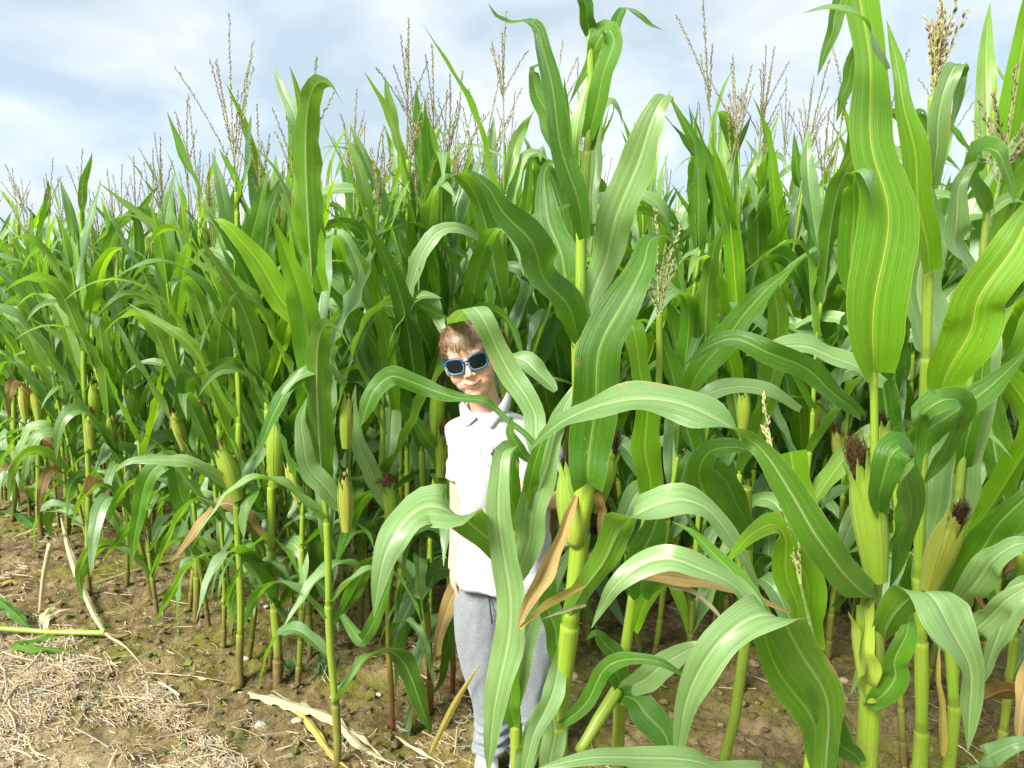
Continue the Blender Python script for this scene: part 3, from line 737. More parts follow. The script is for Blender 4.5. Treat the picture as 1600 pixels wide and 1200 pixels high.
# everything further off, one mass
VV = []; FF = []; UU = []; MI = []; o_ = 0
def addfar(v, f, uv, M, mi):
    global o_
    v = np.asarray(v) @ M[:3, :3].T + M[:3, 3]
    VV.append(v); FF.extend([tuple(i + o_ for i in q) for q in f]); UU.append(np.asarray(uv)); MI.extend([mi] * len(f)); o_ += len(v)
def rotz(a, s=1.0, t=(0, 0, 0)):
    c, q = math.cos(a), math.sin(a)
    M = np.eye(4); M[:3, :3] = np.array([[c, -q, 0], [q, c, 0], [0, 0, 1]]) * s; M[:3, 3] = t; return M
for d, x, y, kr in far:
    p = PROTO[PR.randint(0, NP_)]; a = PR.rand() * 6.28; s = PR.uniform(0.94, 1.06) * hscale(x, y)
    M = rotz(a, s, (x, y, 0))
    zmin = 0.5 if d < 9 else 1.0
    C = np.array([p['pts'][0], p['pts'][6], p['pts'][11]]); v, f, uv = tube(C, [0.011, 0.008, 0.004], 4, False); addfar(v, f, uv, M, 4)
    for kind, i, q, az, sc in p['leaves']:
        if q[2] < zmin: continue
        lib = LIB[kind + '_far']; v, f, uv = lib[i % len(lib)]
        if d > 14:
            v = np.asarray(v).reshape(11, 5, 3)[::2][:, [0, 2, 4]].reshape(-1, 3); uv = np.asarray(uv).reshape(11, 5, 2)[::2][:, [0, 2, 4]].reshape(-1, 2)
            f = [(r_ * 3 + c_, r_ * 3 + c_ + 1, r_ * 3 + c_ + 4, r_ * 3 + c_ + 3) for r_ in range(5) for c_ in range(2)]
        addfar(v, f, uv, M @ rotz(az, sc, q), PR.choice([0, 0, 1, 2, 3]))
    tz = p['at'](p['H'])
    for k in range(4 if d < 16 else 2):
        aa = PR.rand() * 6.28; inc = 0 if k == 0 else PR.uniform(0.25, 0.6); l = 0.33 if k == 0 else 0.17
        t = np.linspace(0, 1, 3); C = tz + np.stack([np.sin(inc) * math.cos(aa) * t * l, np.sin(inc) * math.sin(aa) * t * l, np.cos(inc) * t * l + (0 if k == 0 else 0.03)], -1)
        v, f, uv = tube(C, [0.003, 0.0042, 0.001], 3, False); addfar(v, f, uv, M, 5)
me = new_mesh('distant_corn', np.concatenate(VV), FF, LEAF, np.concatenate(UU))
TAN, t_, N_, L_ = mat('far_tassel_tan'); o1 = N_('ShaderNodeOutputMaterial'); b1 = N_('ShaderNodeBsdfPrincipled'); L_(b1.outputs[0], o1.inputs[0])
nz_ = N_('ShaderNodeTexNoise'); nz_.inputs['Scale'].default_value = 30; rp = ramp(N_, [(0.3, (0.30, 0.25, 0.13)), (0.7, (0.42, 0.36, 0.2))]); L_(nz_.outputs[0], rp.inputs[0]); L_(rp.outputs[0], b1.inputs['Base Color']); b1.inputs['Roughness'].default_value = 0.8
FST, t_, N_, L_ = mat('far_stalk_green'); o1 = N_('ShaderNodeOutputMaterial'); b1 = N_('ShaderNodeBsdfPrincipled'); L_(b1.outputs[0], o1.inputs[0])
nz_ = N_('ShaderNodeTexNoise'); nz_.inputs['Scale'].default_value = 12; rp = ramp(N_, [(0.3, (0.2, 0.3, 0.05)), (0.7, (0.3, 0.42, 0.07))]); L_(nz_.outputs[0], rp.inputs[0]); L_(rp.outputs[0], b1.inputs['Base Color']); b1.inputs['Roughness'].default_value = 0.5
for m_ in (LEAFP, LEAFD, LEAFY, FST, TAN): me.materials.append(m_)
me.polygons.foreach_set('material_index', np.array(MI, dtype=np.int32)); me.update()
tag(link('distant_corn', me), 'mass of corn plants running back to the horizon', 'corn field', kind='stuff')
#@@HERO@@
# ================================================================== first rows and near plants, each set where it stands
HR = np.random.RandomState(3)
def hthing(label, px=None, py=None, pos=None, cat='corn plant', name='corn_plant', group=None):
    p = G(px, py) if pos is None else Vector(pos)
    p.z = ghf(p.x, p.y) - 0.004
    return thing(name, label, cat, p, group)
def hpts(root, pts):
    o = root.location
    return np.array([list(Q(p[0], p[1], p[2]) - o) for p in pts])
def hstalk(root, pts, r0, r1, nodes=(), mat_=None, sheath=1.22, name='stalk', ground=True):
    """pts (px, py, Y) from foot to top; radii in photo pixels at their depth; nodes given as py"""
    P = hpts(root, pts); Ys = [p[2] for p in pts]; pys = [p[1] for p in pts]
    if ground: P = np.concatenate([[[0, 0, 0]], P]); Ys = [Ys[0]] + Ys; pys = [pys[0] + 4000] + pys
    C = catmull(P, 60) if len(P) > 2 else P
    py = np.interp(np.linspace(0, 1, len(C)), np.linspace(0, 1, len(C)), np.zeros(len(C)))
    ln = np.concatenate([[0], np.cumsum(np.linalg.norm(np.diff(C, axis=0), axis=1))])
    proj = []
    for c in C:
        wv = Vector(c) + root.location; d = wv - Vector((0, 0, CAMZ))
        fw = d.y * CP - d.z * SP; up = d.y * SP + d.z * CP
        proj.append(600 - F * up / fw)
    proj = np.array(proj)
    nd = sorted(float(np.interp(-n, -proj, ln)) for n in nodes)
    me = stalk_mesh(C, nd, r0 * mpp(Ys[0]), r1 * mpp(Ys[-1]), mat_, 14, sheath)
    return link(name, me, root)
def hleaf(root, pts, w, mat_=None, ws=None, fold=0.16, ruf=0.16, base=0.6, peak=0.35, n=40, name='leaf', wav=0.12, parent=None, tipw=None, label=None):
    o = root.location
    rows = []
    for p in pts:
        el = p[3] if len(p) > 3 else 12; az = p[4] if len(p) > 4 else 0
        q = Q(p[0], p[1], p[2]) - o
        rows.append([q.x, q.y, q.z, el, az])
    Rw = catmull(rows, n); C = Rw[:, :3]; T = tangents(C)
    tw_ = np.linspace(0, 1, n); w1, w2 = HR.rand(2) * 6.28
    bell = np.sin(np.clip(tw_ * 1.15, 0, 1) * math.pi)
    el = np.radians(Rw[:, 3] + 11 * bell * np.sin(tw_ * 11 + w1)); az = np.radians(Rw[:, 4] + 12 * bell * np.sin(tw_ * 8 + w2))
    C = C + (np.array([1, 0, .6])[None] * (np.sin(tw_ * 14 + w2) * bell * .0045 * w / 50)[:, None])
    T = tangents(C)
    Nr = np.stack([np.sin(az) * np.cos(el), -np.cos(az) * np.cos(el), np.sin(el)], -1)
    A = np.cross(Nr, T); L0 = np.linalg.norm(A, axis=1)
    A = norm(A)
    for i in range(1, n):
        if A[i] @ A[i - 1] < 0: A[i] = -A[i]
    view = norm(C + np.array(o) - np.array([0, 0, CAMZ]))
    vis = np.linalg.norm(np.cross(A, view), axis=1)
    Ym = np.mean([p[2] for p in pts]); t = np.linspace(0, 1, n)
    W = wprof(t, base, peak) * w * 0.5 * mpp(Ym) / np.clip(vis, 0.5, 1)
    W = W * 0.86
    if ws is not None: W = np.interp(t, np.linspace(0, 1, len(ws)), ws) * w * 0.5 * mpp(Ym) / np.clip(vis, 0.5, 1)
    if tipw is not None: W = np.maximum(W, w * 0.5 * mpp(Ym) * tipw)
    W = W * (1 + 0.16 * fbm(t * 7 + w1 * 9, t * 0 + w2 * 9, o=3))
    fv = 0.6 * np.exp(-t * 12) + fold + 0.12 * np.sin(t * 6 + w1)
    v, f, uv = ribbon(C, A, W, fold, ruf, HR.rand() * 6, UCOL, wav, fv)
    if mat_ is not LEAFP: f = [q[::-1] for q in f]       # the green underside faces out
    ob = link(name, new_mesh(name, v, f, mat_ or LEAF, uv), parent or root)
    if label: ob['label'] = label
    return ob
def hear(root, b, t, wpx, silk=BROWN, sl=50, sw=12, mat_=None, puff=0.0, droop=0.5, nl=6, n=140, dirp=None):
    B = Q(*b) - root.location; T_ = Q(*t) - root.location; ax = T_ - B; Lh = ax.length
    me = ear_mesh(HR, Lh, wpx * 0.5 * mpp(b[2]), mat_, nl)
    e = link('ear', me, root, B); e.rotation_mode = 'QUATERNION'; e.rotation_quaternion = ax.to_track_quat('Z', 'Y')
    if silk is not None:
        s = link('silk', silk_mesh(HR, sl * mpp(b[2]), sw * mpp(b[2]), silk, n, droop, puff * mpp(b[2])), e, (0, 0, Lh * 0.90))
    return e
def htas(root, b, t, nb=7, spread=0.5, tint=(0.42, 0.38, 0.18), dens=1.0):
    B = Q(*b) - root.location; T_ = Q(*t) - root.location; ax = T_ - B
    o = link('tassel', tassel_mesh(HR, ax.length, nb, spread, tint, dens), root, B); o.rotation_mode = 'QUATERNION'; o.rotation_quaternion = ax.to_track_quat('Z', 'Y')
    return o
def gleaf(root, q, az, kind='mid', sc=1.0, mat_=None, i=None):
    lib = LIB[kind]; me = lib[HR.randint(len(lib)) if i is None else i % len(lib)]
    return link('leaf', me, root, q, (0, 0, az), (sc, sc, sc))
def gen_leaves(root, spec, Y):
    """library leaves at photo heights: (px, py, azimuth deg, kind, scale)"""
    for px, py, az, kind, sc in spec:
        q = Q(px, py, Y) - root.location
        gleaf(root, q, rad(az), kind, sc)

# ---- A: tall centre plant
YA = 1.35
A_ = hthing('tallest centre corn plant with thick yellow-green sheaths, beside the boy in white', pos=(Q(868, 1200, YA + 0.02).x, YA + .02, 0))
hstalk(A_, [(868, 1230, YA + .02), (880, 1060, YA + .01), (893, 960, YA), (905, 860, YA), (915, 745, YA)], 12.5, 13, (1130, 975, 830))
hstalk(A_, [(915, 740, YA), (906, 640, YA), (903, 540, YA), (908, 440, YA), (908, 362, YA)], 11, 6.5, (530,), ground=False)
hstalk(A_, [(908, 385, YA), (916, 250, YA), (924, 150, YA), (922, 50, YA), (917, -60, YA)], 6.5, 4, (235, 55), ground=False)
# broad sheath flaring into the big blade
P_ = catmull(hpts(A_, [(898, 850, YA - .01), (904, 820, YA - .02), (912, 780, YA - .02), (918, 738, YA - .02)]), 14)
v, f, uv = tube(P_, np.interp(np.linspace(0, 1, 14), [0, .15, .6, 1], [12, 15.5, 16.5, 15]) * mpp(YA) * np.array([1] * 13 + [.9]), 18); uv[:, 0] = .12 + .7 * uv[:, 0]
link('sheath', new_mesh('sheath', v, f, HUSK, uv), A_)
hleaf(A_, [(917, 756, YA - .045, 5), (919, 738, YA - .055, 5), (922, 690, YA - .05, 10), (927, 610, YA - .07, 12), (943, 540, YA - .07, 14, -10), (975, 470, YA - .06, 15, -20), (1003, 410, YA - .03, 20, -25), (1015, 377, YA + .0, 30, -30), (1033, 368, YA + .03, 70, 0), (1052, 385, YA + .05, 60), (1060, 412, YA + .06, 40)], 86, LEAFD, fold=0.14, ruf=0.12, base=0.72, peak=0.22)
hleaf(A_, [(905, 528, YA - .01, 5), (890, 490, YA - .04, 15, 15), (862, 440, YA - .08, 25, 15), (828, 385, YA - .12, 30, 10), (790, 335, YA - .14, 25), (760, 290, YA - .15, 20), (727, 262, YA - .15, 35)], 72, LEAFD, base=0.5, peak=0.4, fold=0.2)
hleaf(A_, [(904, 545, YA + .0, 0), (893, 470, YA + .03, 5, 10), (872, 400, YA + .05, 5, 15), (857, 330, YA + .08, 10), (850, 280, YA + .10, 20), (858, 255, YA + .10, 50), (873, 258, YA + .09, 60)], 62, LEAF, base=0.5, peak=0.4)
hleaf(A_, [(912, 372, YA - .02, 0), (903, 320, YA - .04, 5), (882, 240, YA - .05, 8, 10), (862, 150, YA - .05, 10, 10), (850, 80, YA - .04, 15), (842, 45, YA - .03, 40), (825, 33, YA - .02, 60), (795, 36, YA, 60), (775, 25, YA, 40), (763, 5, YA, 40)], 40, LEAFD, base=0.7, peak=0.3, fold=0.25)
hleaf(A_, [(880, 250, YA + .02, 0), (860, 200, YA + .04, 10, 15), (842, 150, YA + .05, 15, 20), (833, 112, YA + .06, 30, 10), (842, 103, YA + .05, 70), (852, 118, YA + .05, 60)], 34, LEAF, base=0.7, peak=0.4)
hleaf(A_, [(918, 215, YA, 0), (930, 170, YA - .02, 10, -20), (946, 110, YA - .03, 12, -20), (957, 65, YA - .03, 20, -20), (947, 48, YA - .02, 60), (932, 68, YA - .01, 40), (925, 95, YA, 30), (905, 130, YA, 30), (889, 163, YA, 30)], 34, LEAF, base=0.8, peak=0.3)
hleaf(A_, [(920, 235, YA + .01, 0), (935, 160, YA + .02, 10, -30), (952, 80, YA + .03, 12, -30), (965, 30, YA + .03, 30, -20), (977, 14, YA + .03, 70), (1000, 25, YA + .02, 50), (1018, 40, YA + .02, 40), (1036, 47, YA + .01, 40)], 30, LEAFD, base=0.8, peak=0.3)
hleaf(A_, [(922, 52, YA, 0), (916, 20, YA - .02, 10), (905, -20, YA - .03, 10), (895, -70, YA - .03, 10)], 26, LEAFD, base=0.9, peak=0.3)
hleaf(A_, [(908, 500, YA + .05, 0), (935, 430, YA + .06, 20, -10), (960, 360, YA + .03, 30, -10), (985, 280, YA, 32, -10), (1012, 205, YA - .02, 30, -10), (1030, 162, YA - .02, 35), (1043, 150, YA, 75), (1052, 165, YA + .03, 50)], 66, LEAFP, base=0.4, peak=0.55, fold=0.12)
hleaf(A_, [(926, 350, YA + .04, 10), (927, 300, YA + .05, 20), (930, 240, YA + .07, 15), (933, 200, YA + .08, 15), (940, 170, YA + .08, 50), (955, 158, YA + .08, 50), (968, 175, YA + .08, 20), (973, 195, YA + .08)], 24, LEAFP, base=0.7)
# lower leaf sweeping right, upper face pale
hleaf(A_, [(886, 978, YA, 175), (905, 930, YA - .04, 172), (940, 880, YA - .07, 168), (972, 825, YA - .08, 150), (1005, 797, YA - .09, 85), (1060, 780, YA - .10, 55), (1105, 798, YA - .10, 50), (1145, 845, YA - .10, 45, 20), (1175, 895, YA - .09, 30, 20), (1187, 925, YA - .08, 30, 20)], 58, LEAFP, base=0.55, peak=0.45, fold=0.12)
hleaf(A_, [(880, 1000, YA + .01, 5), (870, 1060, YA - .01, 10, 20), (850, 1110, YA - .03, 20, 20), (835, 1150, YA - .05, 30), (820, 1200, YA - .06, 30), (812, 1240, YA - .06)], 40, LEAFP, base=0.5)
hleaf(A_, [(882, 1050, YA + .03), (868, 1000, YA + .04, 10, 30), (856, 930, YA + .05, 10, 30), (862, 880, YA + .06, 20), (880, 850, YA + .07, 30)], 44, LEAFD, base=0.5)
hleaf(A_, [(878, 1130, YA - .01), (915, 1100, YA - .04, 20, -20), (940, 1050, YA - .05, 30, -10), (975, 1030, YA - .06, 50), (1030, 1035, YA - .08, 60), (1080, 1065, YA - .08, 50)], 34, LEAF, base=0.6)
hleaf(A_, [(858, 1240, YA), (862, 1180, YA + .0, 20), (866, 1120, YA + .0, 25, 10), (872, 1065, YA + .01, 30), (880, 1020, YA + .02, 30)], 44, LEAFP, base=0.6, ruf=.3)
hear(A_, (893, 850, YA + .03), (885, 720, YA + .05), 40, BLACKB, 55, 14)
hear(A_, (930, 800, YA + .04), (960, 690, YA + .05), 38, BLACKB, 60, 14)
# dry hanging leaf and dry band
hleaf(A_, [(900, 775, YA - .03, 20), (885, 815, YA - .07, 20, 20), (860, 870, YA - .10, 20, 25), (832, 925, YA - .12, 20, 20), (815, 965, YA - .12, 10), (808, 985, YA - .12)], 34, DRY, fold=0.5, ruf=0.2, base=0.3, peak=0.6, label='brown dried leaf hanging from the stalk')
hleaf(A_, [(925, 757, YA - .02, 10), (938, 780, YA - .03, 20, -30), (942, 810, YA - .02, 20, -30), (934, 850, YA - .02, 10)], 22, DRY, fold=0.5, base=0.5, label='curled brown dry leaf')
hleaf(A_, [(912, 915, YA - .05, 30), (880, 930, YA - .08, 30), (848, 950, YA - .10, 30), (812, 982, YA - .12, 30)], 17, YEL, fold=0.6, ruf=0.1, base=0.9, peak=0.5, tipw=0.4, label='snapped yellow and brown dead leaf')
hleaf(A_, [(915, 945, YA - .04, 30), (880, 955, YA - .08, 30), (845, 968, YA - .10, 30)], 8, STRAWY, fold=0.5, base=0.9)

# ---- C: slim plant in front of the boy
YC = 1.55
C_ = hthing('slim corn plant standing in front of the boy, dark silk on its small ear', pos=(Q(808, 1200, YC).x, YC, 0))
hstalk(C_, [(808, 1230, YC), (806, 1120, YC), (800, 1000, YC), (799, 920, YC), (803, 840, YC), (806, 760, YC), (800, 700, YC + .02)], 10, 6, (1130, 955, 885, 760))
hleaf(C_, [(800, 700, YC - .05, 60), (786, 708, YC - .08, 40), (779, 745, YC - .10, 20, -10), (777, 800, YC - .11, 20, -10), (790, 860, YC - .12, 15, -15), (799, 920, YC - .13, 18, -10), (793, 990, YC - .14, 25, -5), (780, 1070, YC - .15, 35, -10), (769, 1140, YC - .15, 40), (762, 1215, YC - .15, 30)], 58, LEAFP, base=0.5, peak=0.6, fold=0.10, ruf=.14)
hleaf(C_, [(806, 905, YC - .01), (818, 870, YC - .04, 25, -25), (832, 810, YC - .06, 25, -25), (846, 750, YC - .07, 25, -20), (862, 690, YC - .08, 35, -15), (885, 630, YC - .08, 45, -10), (905, 590, YC - .07, 45)], 58, LEAFP, base=0.6, peak=0.4, fold=0.12)
hleaf(C_, [(797, 925, YC - .01, 172), (786, 880, YC - .05, 168), (763, 840, YC - .08, 160), (735, 810, YC - .11, 145), (712, 800, YC - .12, 95), (685, 793, YC - .13, 60), (660, 793, YC - .13, 50), (633, 812, YC - .15, 52), (608, 855, YC - .18, 40, 15), (593, 905, YC - .20, 30, 15), (584, 965, YC - .21, 25, 10)], 72, LEAFP, base=0.3, peak=0.5, fold=0.10, ruf=.12)
hleaf(C_, [(802, 860, YC + .01), (806, 810, YC - .02, 5, 20), (800, 765, YC - .04, 10, 10), (795, 730, YC - .05, 25), (803, 705, YC - .04, 50), (812, 725, YC - .03, 10)], 42, LEAF, base=0.6)
hleaf(C_, [(806, 1100, YC), (816, 1030, YC + .03, 30, -20), (832, 970, YC + .05, 35, -20), (855, 920, YC + .06, 40, -20), (880, 880, YC + .06, 40, -20), (896, 850, YC + .06)], 48, LEAFP, base=0.5, peak=0.5)
hleaf(C_, [(803, 1135, YC - .01), (797, 1085, YC - .03, 15, 20), (803, 1050, YC - .03, 10, 10), (808, 1010, YC - .02, 20)], 34, LEAF, base=0.7)
hleaf(C_, [(814, 1215, YC - .02), (828, 1160, YC - .05, 25, 10), (850, 1115, YC - .05, 30), (868, 1070, YC - .04, 30), (880, 1030, YC - .03)], 46, LEAFP, base=0.5, ruf=.3)
hear(C_, (790, 790, YC + .02), (774, 705, YC + .02), 30, BLACKB, 30, 9)
# F: leaves in front of the face and collar
YF = 1.80
hleaf(C_, [(872, 760, YC + .1, 20), (850, 720, YF - .1, 15, -10), (838, 680, YF - .05, 20, -15), (836, 648, YF - .03, 25, -15), (820, 618, YF - .02, 30, -15), (796, 585, YF, 32, -12), (774, 545, YF, 32, -10), (757, 505, YF - .02, 40, -5), (740, 480, YF, 75), (722, 490, YF + .06, 50), (704, 520, YF + .6, 30), (690, 560, YF + .65, 20), (672, 600, YF + .65, 20)], 34, LEAFP, ws=[.7, .85, .95, 1, 1, 1, .95, .95, .85, .8, .8, .6, .03], fold=0.08, ruf=.08, n=64)
hleaf(C_, [(872, 760, YC + .1), (850, 715, YF - .2, 20), (822, 678, YF - .15, 20), (795, 657, YF - .12, 60), (774, 640, YF - .1, 75), (754, 627, YF - .1, 75), (726, 624, YF - .08, 60), (698, 618, YF - .06, 15), (668, 606, YF - .04, -5), (638, 594, YF - .04, 20), (612, 588, YF - .05, 50), (585, 610, YF - .07, 38), (562, 668, YF - .08, 25)], 28, LEAF, ws=[.8, .6, .35, .32, .38, .38, .5, .75, 1, 1.05, 1.1, 1.0, .03], fold=0.12, n=64)
hleaf(C_, [(800, 652, YF - .2, 10), (798, 680, YF - .22, 15), (815, 705, YF - .22, 20), (842, 730, YF - .2, 20), (862, 748, YF - .2)], 20, LEAFD, base=0.3)
hleaf(C_, [(868, 612, YC + .5, 40), (840, 580, YC + .52, 45), (810, 560, YC + .55, 50), (790, 555, YC + .58, 50), (772, 553, YC + .62)], 34, LEAFP, base=0.3)
hleaf(C_, [(835, 820, YC - .02), (830, 760, YC - .08, 15, 15), (838, 710, YC - .1, 20), (860, 670, YC - .1, 45), (900, 645, YC - .1, 40)], 30, LEAF, base=0.4)

# ---- D: big right plant, nearest of all
YD = 1.0
D_ = hthing('nearest big corn plant at right with two ears and one towering broad leaf', pos=(Q(1355, 1200, YD).x, YD + .01, 0))
hstalk(D_, [(1356, 1240, YD), (1360, 1100, YD), (1357, 980, YD), (1362, 900, YD), (1368, 830, YD)], 15, 14, (1075, 905))
hstalk(D_, [(1367, 850, YD + .01), (1367, 700, YD + .01), (1365, 575, YD)], 6.5, 6, (), ground=False, sheath=1.0)
hleaf(D_, [(1365, 580, YD - .005, 5), (1366, 545, YD - .02, 8), (1372, 470, YD - .03, 10, 8), (1377, 380, YD - .03, 10, 10), (1376, 280, YD - .02, 12, 8), (1368, 180, YD, 14), (1355, 90, YD + .01, 14, -5), (1345, 10, YD + .02, 14, -8), (1335, -80, YD + .03, 10)], 104, LEAFY, base=0.62, peak=0.12, fold=0.10, ruf=.05, tipw=0.5, wav=.2)
hleaf(D_, [(1368, 560, YD + .03, 0), (1348, 480, YD + .03, 5, -10), (1335, 400, YD + .02, 5, -10), (1330, 320, YD + .0, 10, -5), (1336, 275, YD - .02, 40), (1352, 262, YD - .05, 70), (1362, 280, YD - .06, 30, 20), (1366, 330, YD - .045, 20, 20)], 50, LEAF, base=0.7, peak=0.4)
hleaf(D_, [(1330, -60, YD + .05, 20), (1315, 0, YD + .03, 20, 10), (1302, 40, YD + .02, 20, 15), (1288, 85, YD + .02, 15), (1277, 120, YD + .02)], 34, LEAF, base=0.9, peak=0.3)
hleaf(D_, [(1345, 60, YD + .07, 10), (1330, 105, YD + .07, 15, 10), (1318, 150, YD + .07, 15, 10), (1306, 192, YD + .07)], 24, LEAF, base=0.9)
hleaf(D_, [(1385, 110, YD - .03, 30), (1365, 60, YD - .05, 40), (1338, 25, YD - .06, 60), (1300, 14, YD - .06, 70), (1250, 21, YD - .06, 60)], 18, LEAFP, base=0.5, peak=.5)
hear(D_, (1368, 905, YD - .035), (1338, 715, YD - .045), 46, BROWN, 72, 20, n=320, droop=0.1, nl=7)
hear(D_, (1372, 760, YD + .05), (1376, 655, YD + .05), 30, BLACKB, 45, 14)
hear(D_, (1358, 1090, YD - .025), (1344, 915, YD - .03), 42, BROWN, 60, 16, n=260, nl=6)
hleaf(D_, [(1355, 1080, YD - .03, 5), (1352, 1040, YD - .05, 5), (1350, 990, YD - .05, 5), (1352, 930, YD - .04)], 44, HUSK, base=0.7, fold=.7, ruf=0, name='sheath', tipw=.6)
# the long leaf that crosses the middle of the picture
hleaf(D_, [(1372, 935, YD - .04, 175), (1345, 925, YD - .08, 172), (1312, 895, YD - .11, 170), (1280, 840, YD - .13, 165), (1245, 770, YD - .13, 158), (1195, 705, YD - .12, 140), (1138, 670, YD - .10, 85), (1060, 632, YD - .07, 58), (1000, 622, YD - .05, 58), (940, 632, YD - .03, 55), (885, 655, YD, 50), (850, 680, YD + .02, 40), (826, 706, YD + .03, 30)], 56, LEAFP, ws=[.75, .9, 1, 1.05, 1, .8, .38, .75, .9, .9, .7, .4, .03], fold=0.10, n=64)
# curled leaf hugging the ear
hleaf(D_, [(1373, 800, YD - .06, 10), (1375, 760, YD - .09, 30, -10), (1385, 715, YD - .10, 60), (1405, 700, YD - .10, 60, 20), (1422, 728, YD - .09, 10, 30), (1422, 790, YD - .06, 0, 30), (1405, 860, YD - .03, 5, 20), (1390, 920, YD - .01)], 64, LEAFD, base=0.5, peak=0.5, fold=.2)
hleaf(D_, [(1380, 1010, YD - .03, 175), (1395, 960, YD - .07, 170), (1418, 935, YD - .09, 150), (1450, 926, YD - .11, 80), (1480, 950, YD - .13, 50, 15), (1505, 1010, YD - .14, 35, 15), (1515, 1080, YD - .14, 28, 10), (1512, 1175, YD - .14, 20)], 72, LEAFP, base=0.6, peak=0.45, fold=0.12)
hleaf(D_, [(1358, 1100, YD - .03), (1385, 1080, YD - .05, 0, -20), (1402, 1030, YD - .06, 5, -20), (1418, 980, YD - .06, 5, -10), (1426, 945, YD - .04)], 50, LEAF, base=0.5)
# big drooping leaves to the left of D
hleaf(D_, [(1292, 1240, YD - .08, 175), (1290, 1140, YD - .10, 175), (1278, 1060, YD - .13, 170), (1252, 1000, YD - .16, 160), (1218, 966, YD - .18, 100), (1170, 968, YD - .20, 58, 0), (1120, 1005, YD - .21, 45, 15), (1085, 1065, YD - .21, 35, 15), (1066, 1130, YD - .21, 28, 12), (1058, 1215, YD - .2, 20, 10)], 80, LEAFP, base=0.5, peak=0.5, fold=0.09, n=50, label='broad drooping leaf turning over at its top')
hleaf(D_, [(1308, 1250, YD - .05), (1285, 1180, YD - .08, 20, -10), (1245, 1090, YD - .12, 25, -15), (1205, 1010, YD - .14, 32, -15), (1180, 960, YD - .15, 40, -10), (1150, 905, YD - .12, 45, -10), (1110, 860, YD - .08, 45), (1080, 830, YD - .05, 45), (1050, 815, YD - .03)], 64, LEAF, base=0.7, peak=0.35, fold=0.18)
hleaf(D_, [(1200, 985, YD - .16, 30), (1165, 940, YD - .16, 45), (1120, 895, YD - .17, 55), (1060, 875, YD - .17, 58), (1005, 882, YD - .16, 55), (965, 912, YD - .16, 45, 15), (940, 950, YD - .15, 35, 15), (924, 982, YD - .15, 30)], 50, LEAFP, base=0.5, peak=0.5, fold=.1)
hleaf(D_, [(1345, 1190, YD - .03), (1310, 1150, YD - .05, -5, 10), (1292, 1090, YD - .05, -5, 15), (1285, 1040, YD - .04, 0, 10)], 40, LEAFD, base=0.6)
hleaf(D_, [(1190, 1200, YD - .2, 60), (1110, 1197, YD - .25, 65), (1010, 1182, YD - .28, 66), (920, 1185, YD - .3, 62), (850, 1200, YD - .3, 55), (820, 1215, YD - .3)], 44, LEAFP, base=0.5, peak=0.5, fold=.06)

# ---- G: second right plant with tassel
YG = 1.22
G_ = hthing('right corn plant with full tan tassel and a pale yellow ear, behind the nearest plant', pos=(Q(1437, 1200, YG).x, YG, 0))
hstalk(G_, [(1437, 1240, YG), (1440, 1050, YG), (1437, 930, YG), (1437, 800, YG), (1443, 660, YG), (1447, 560, YG), (1450, 420, YG), (1452, 330, YG), (1457, 150, YG)], 13, 5, (1140, 1000, 900, 690, 558, 420, 240))
htas(G_, (1457, 160, YG), (1475, -30, YG), 13, 0.36, (0.50, 0.44, 0.22), 1.2)
hleaf(G_, [(1447, 560, YG + .01, 10), (1442, 510, YG + .05, 25), (1440, 440, YG + .08, 30), (1441, 370, YG + .09, 30), (1440, 300, YG + .1, 25), (1425, 230, YG + .12, 20), (1418, 180, YG + .12)], 78, LEAFP, base=0.75, peak=0.2, fold=.1)
hleaf(G_, [(1452, 422, YG - .02, 5), (1447, 370, YG - .04, 10, -8), (1435, 300, YG - .05, 12, -10), (1422, 220, YG - .05, 12, -10), (1412, 150, YG - .04, 12), (1400, 90, YG - .02, 12), (1385, 30, YG)], 46, LEAFY, base=0.85, peak=0.3, fold=.15)
hleaf(G_, [(1456, 290, YG - .01, 5), (1462, 240, YG - .03, 15, -15), (1470, 180, YG - .04, 18, -15), (1478, 130, YG - .04, 20), (1490, 105, YG - .03, 60), (1502, 112, YG - .01, 40), (1496, 160, YG + .0, 10), (1482, 210, YG)], 34, LEAFP, base=0.7)
hleaf(G_, [(1458, 250, YG + .02, 5), (1445, 210, YG + .04, 10, 15), (1432, 180, YG + .04, 10, 10), (1440, 172, YG + .04, 60), (1450, 190, YG + .04)], 24, LEAF, base=0.7)
hleaf(G_, [(1440, 935, YG + .03, 5), (1462, 850, YG + .05, 25, -15), (1488, 760, YG + .06, 30, -15), (1515, 660, YG + .07, 32, -15), (1545, 560, YG + .08, 30, -10), (1565, 480, YG + .1, 30)], 84, LEAFP, base=0.6, peak=0.35, fold=.12)
hear(G_, (1452, 920, YG - .02), (1503, 792, YG - .06), 42, BROWN, 48, 16, mat_=HUSKP, n=200)
gl = [(1470, 610, YG - .15, 5), (1500, 540, YG - .18, 10, -10), (1545, 450, YG - .2, 12, -12), (1595, 360, YG - .2, 12, -12), (1650, 270, YG - .2)]
hleaf(G_, gl, 96, LEAFY, base=0.6, peak=0.35, fold=.12)
hleaf(G_, [(1378, 760, YD + .05), (1400, 720, YD + .02, 5, -10), (1440, 680, YD, 10, -10), (1490, 645, YD - .01, 15, -5), (1545, 605, YD - .01, 20), (1610, 545, YD, 20)], 52, LEAF, base=0.5, peak=.5)
hleaf(G_, [(1425, 740, YD - .02, 10), (1430, 680, YD - .03, 25, -15), (1450, 640, YD - .05, 45), (1480, 622, YD - .06, 65), (1498, 640, YD - .03, 10, 20), (1480, 700, YD, 0, 20), (1440, 760, YD + .02)], 50, LEAFD, base=0.5, peak=.5)

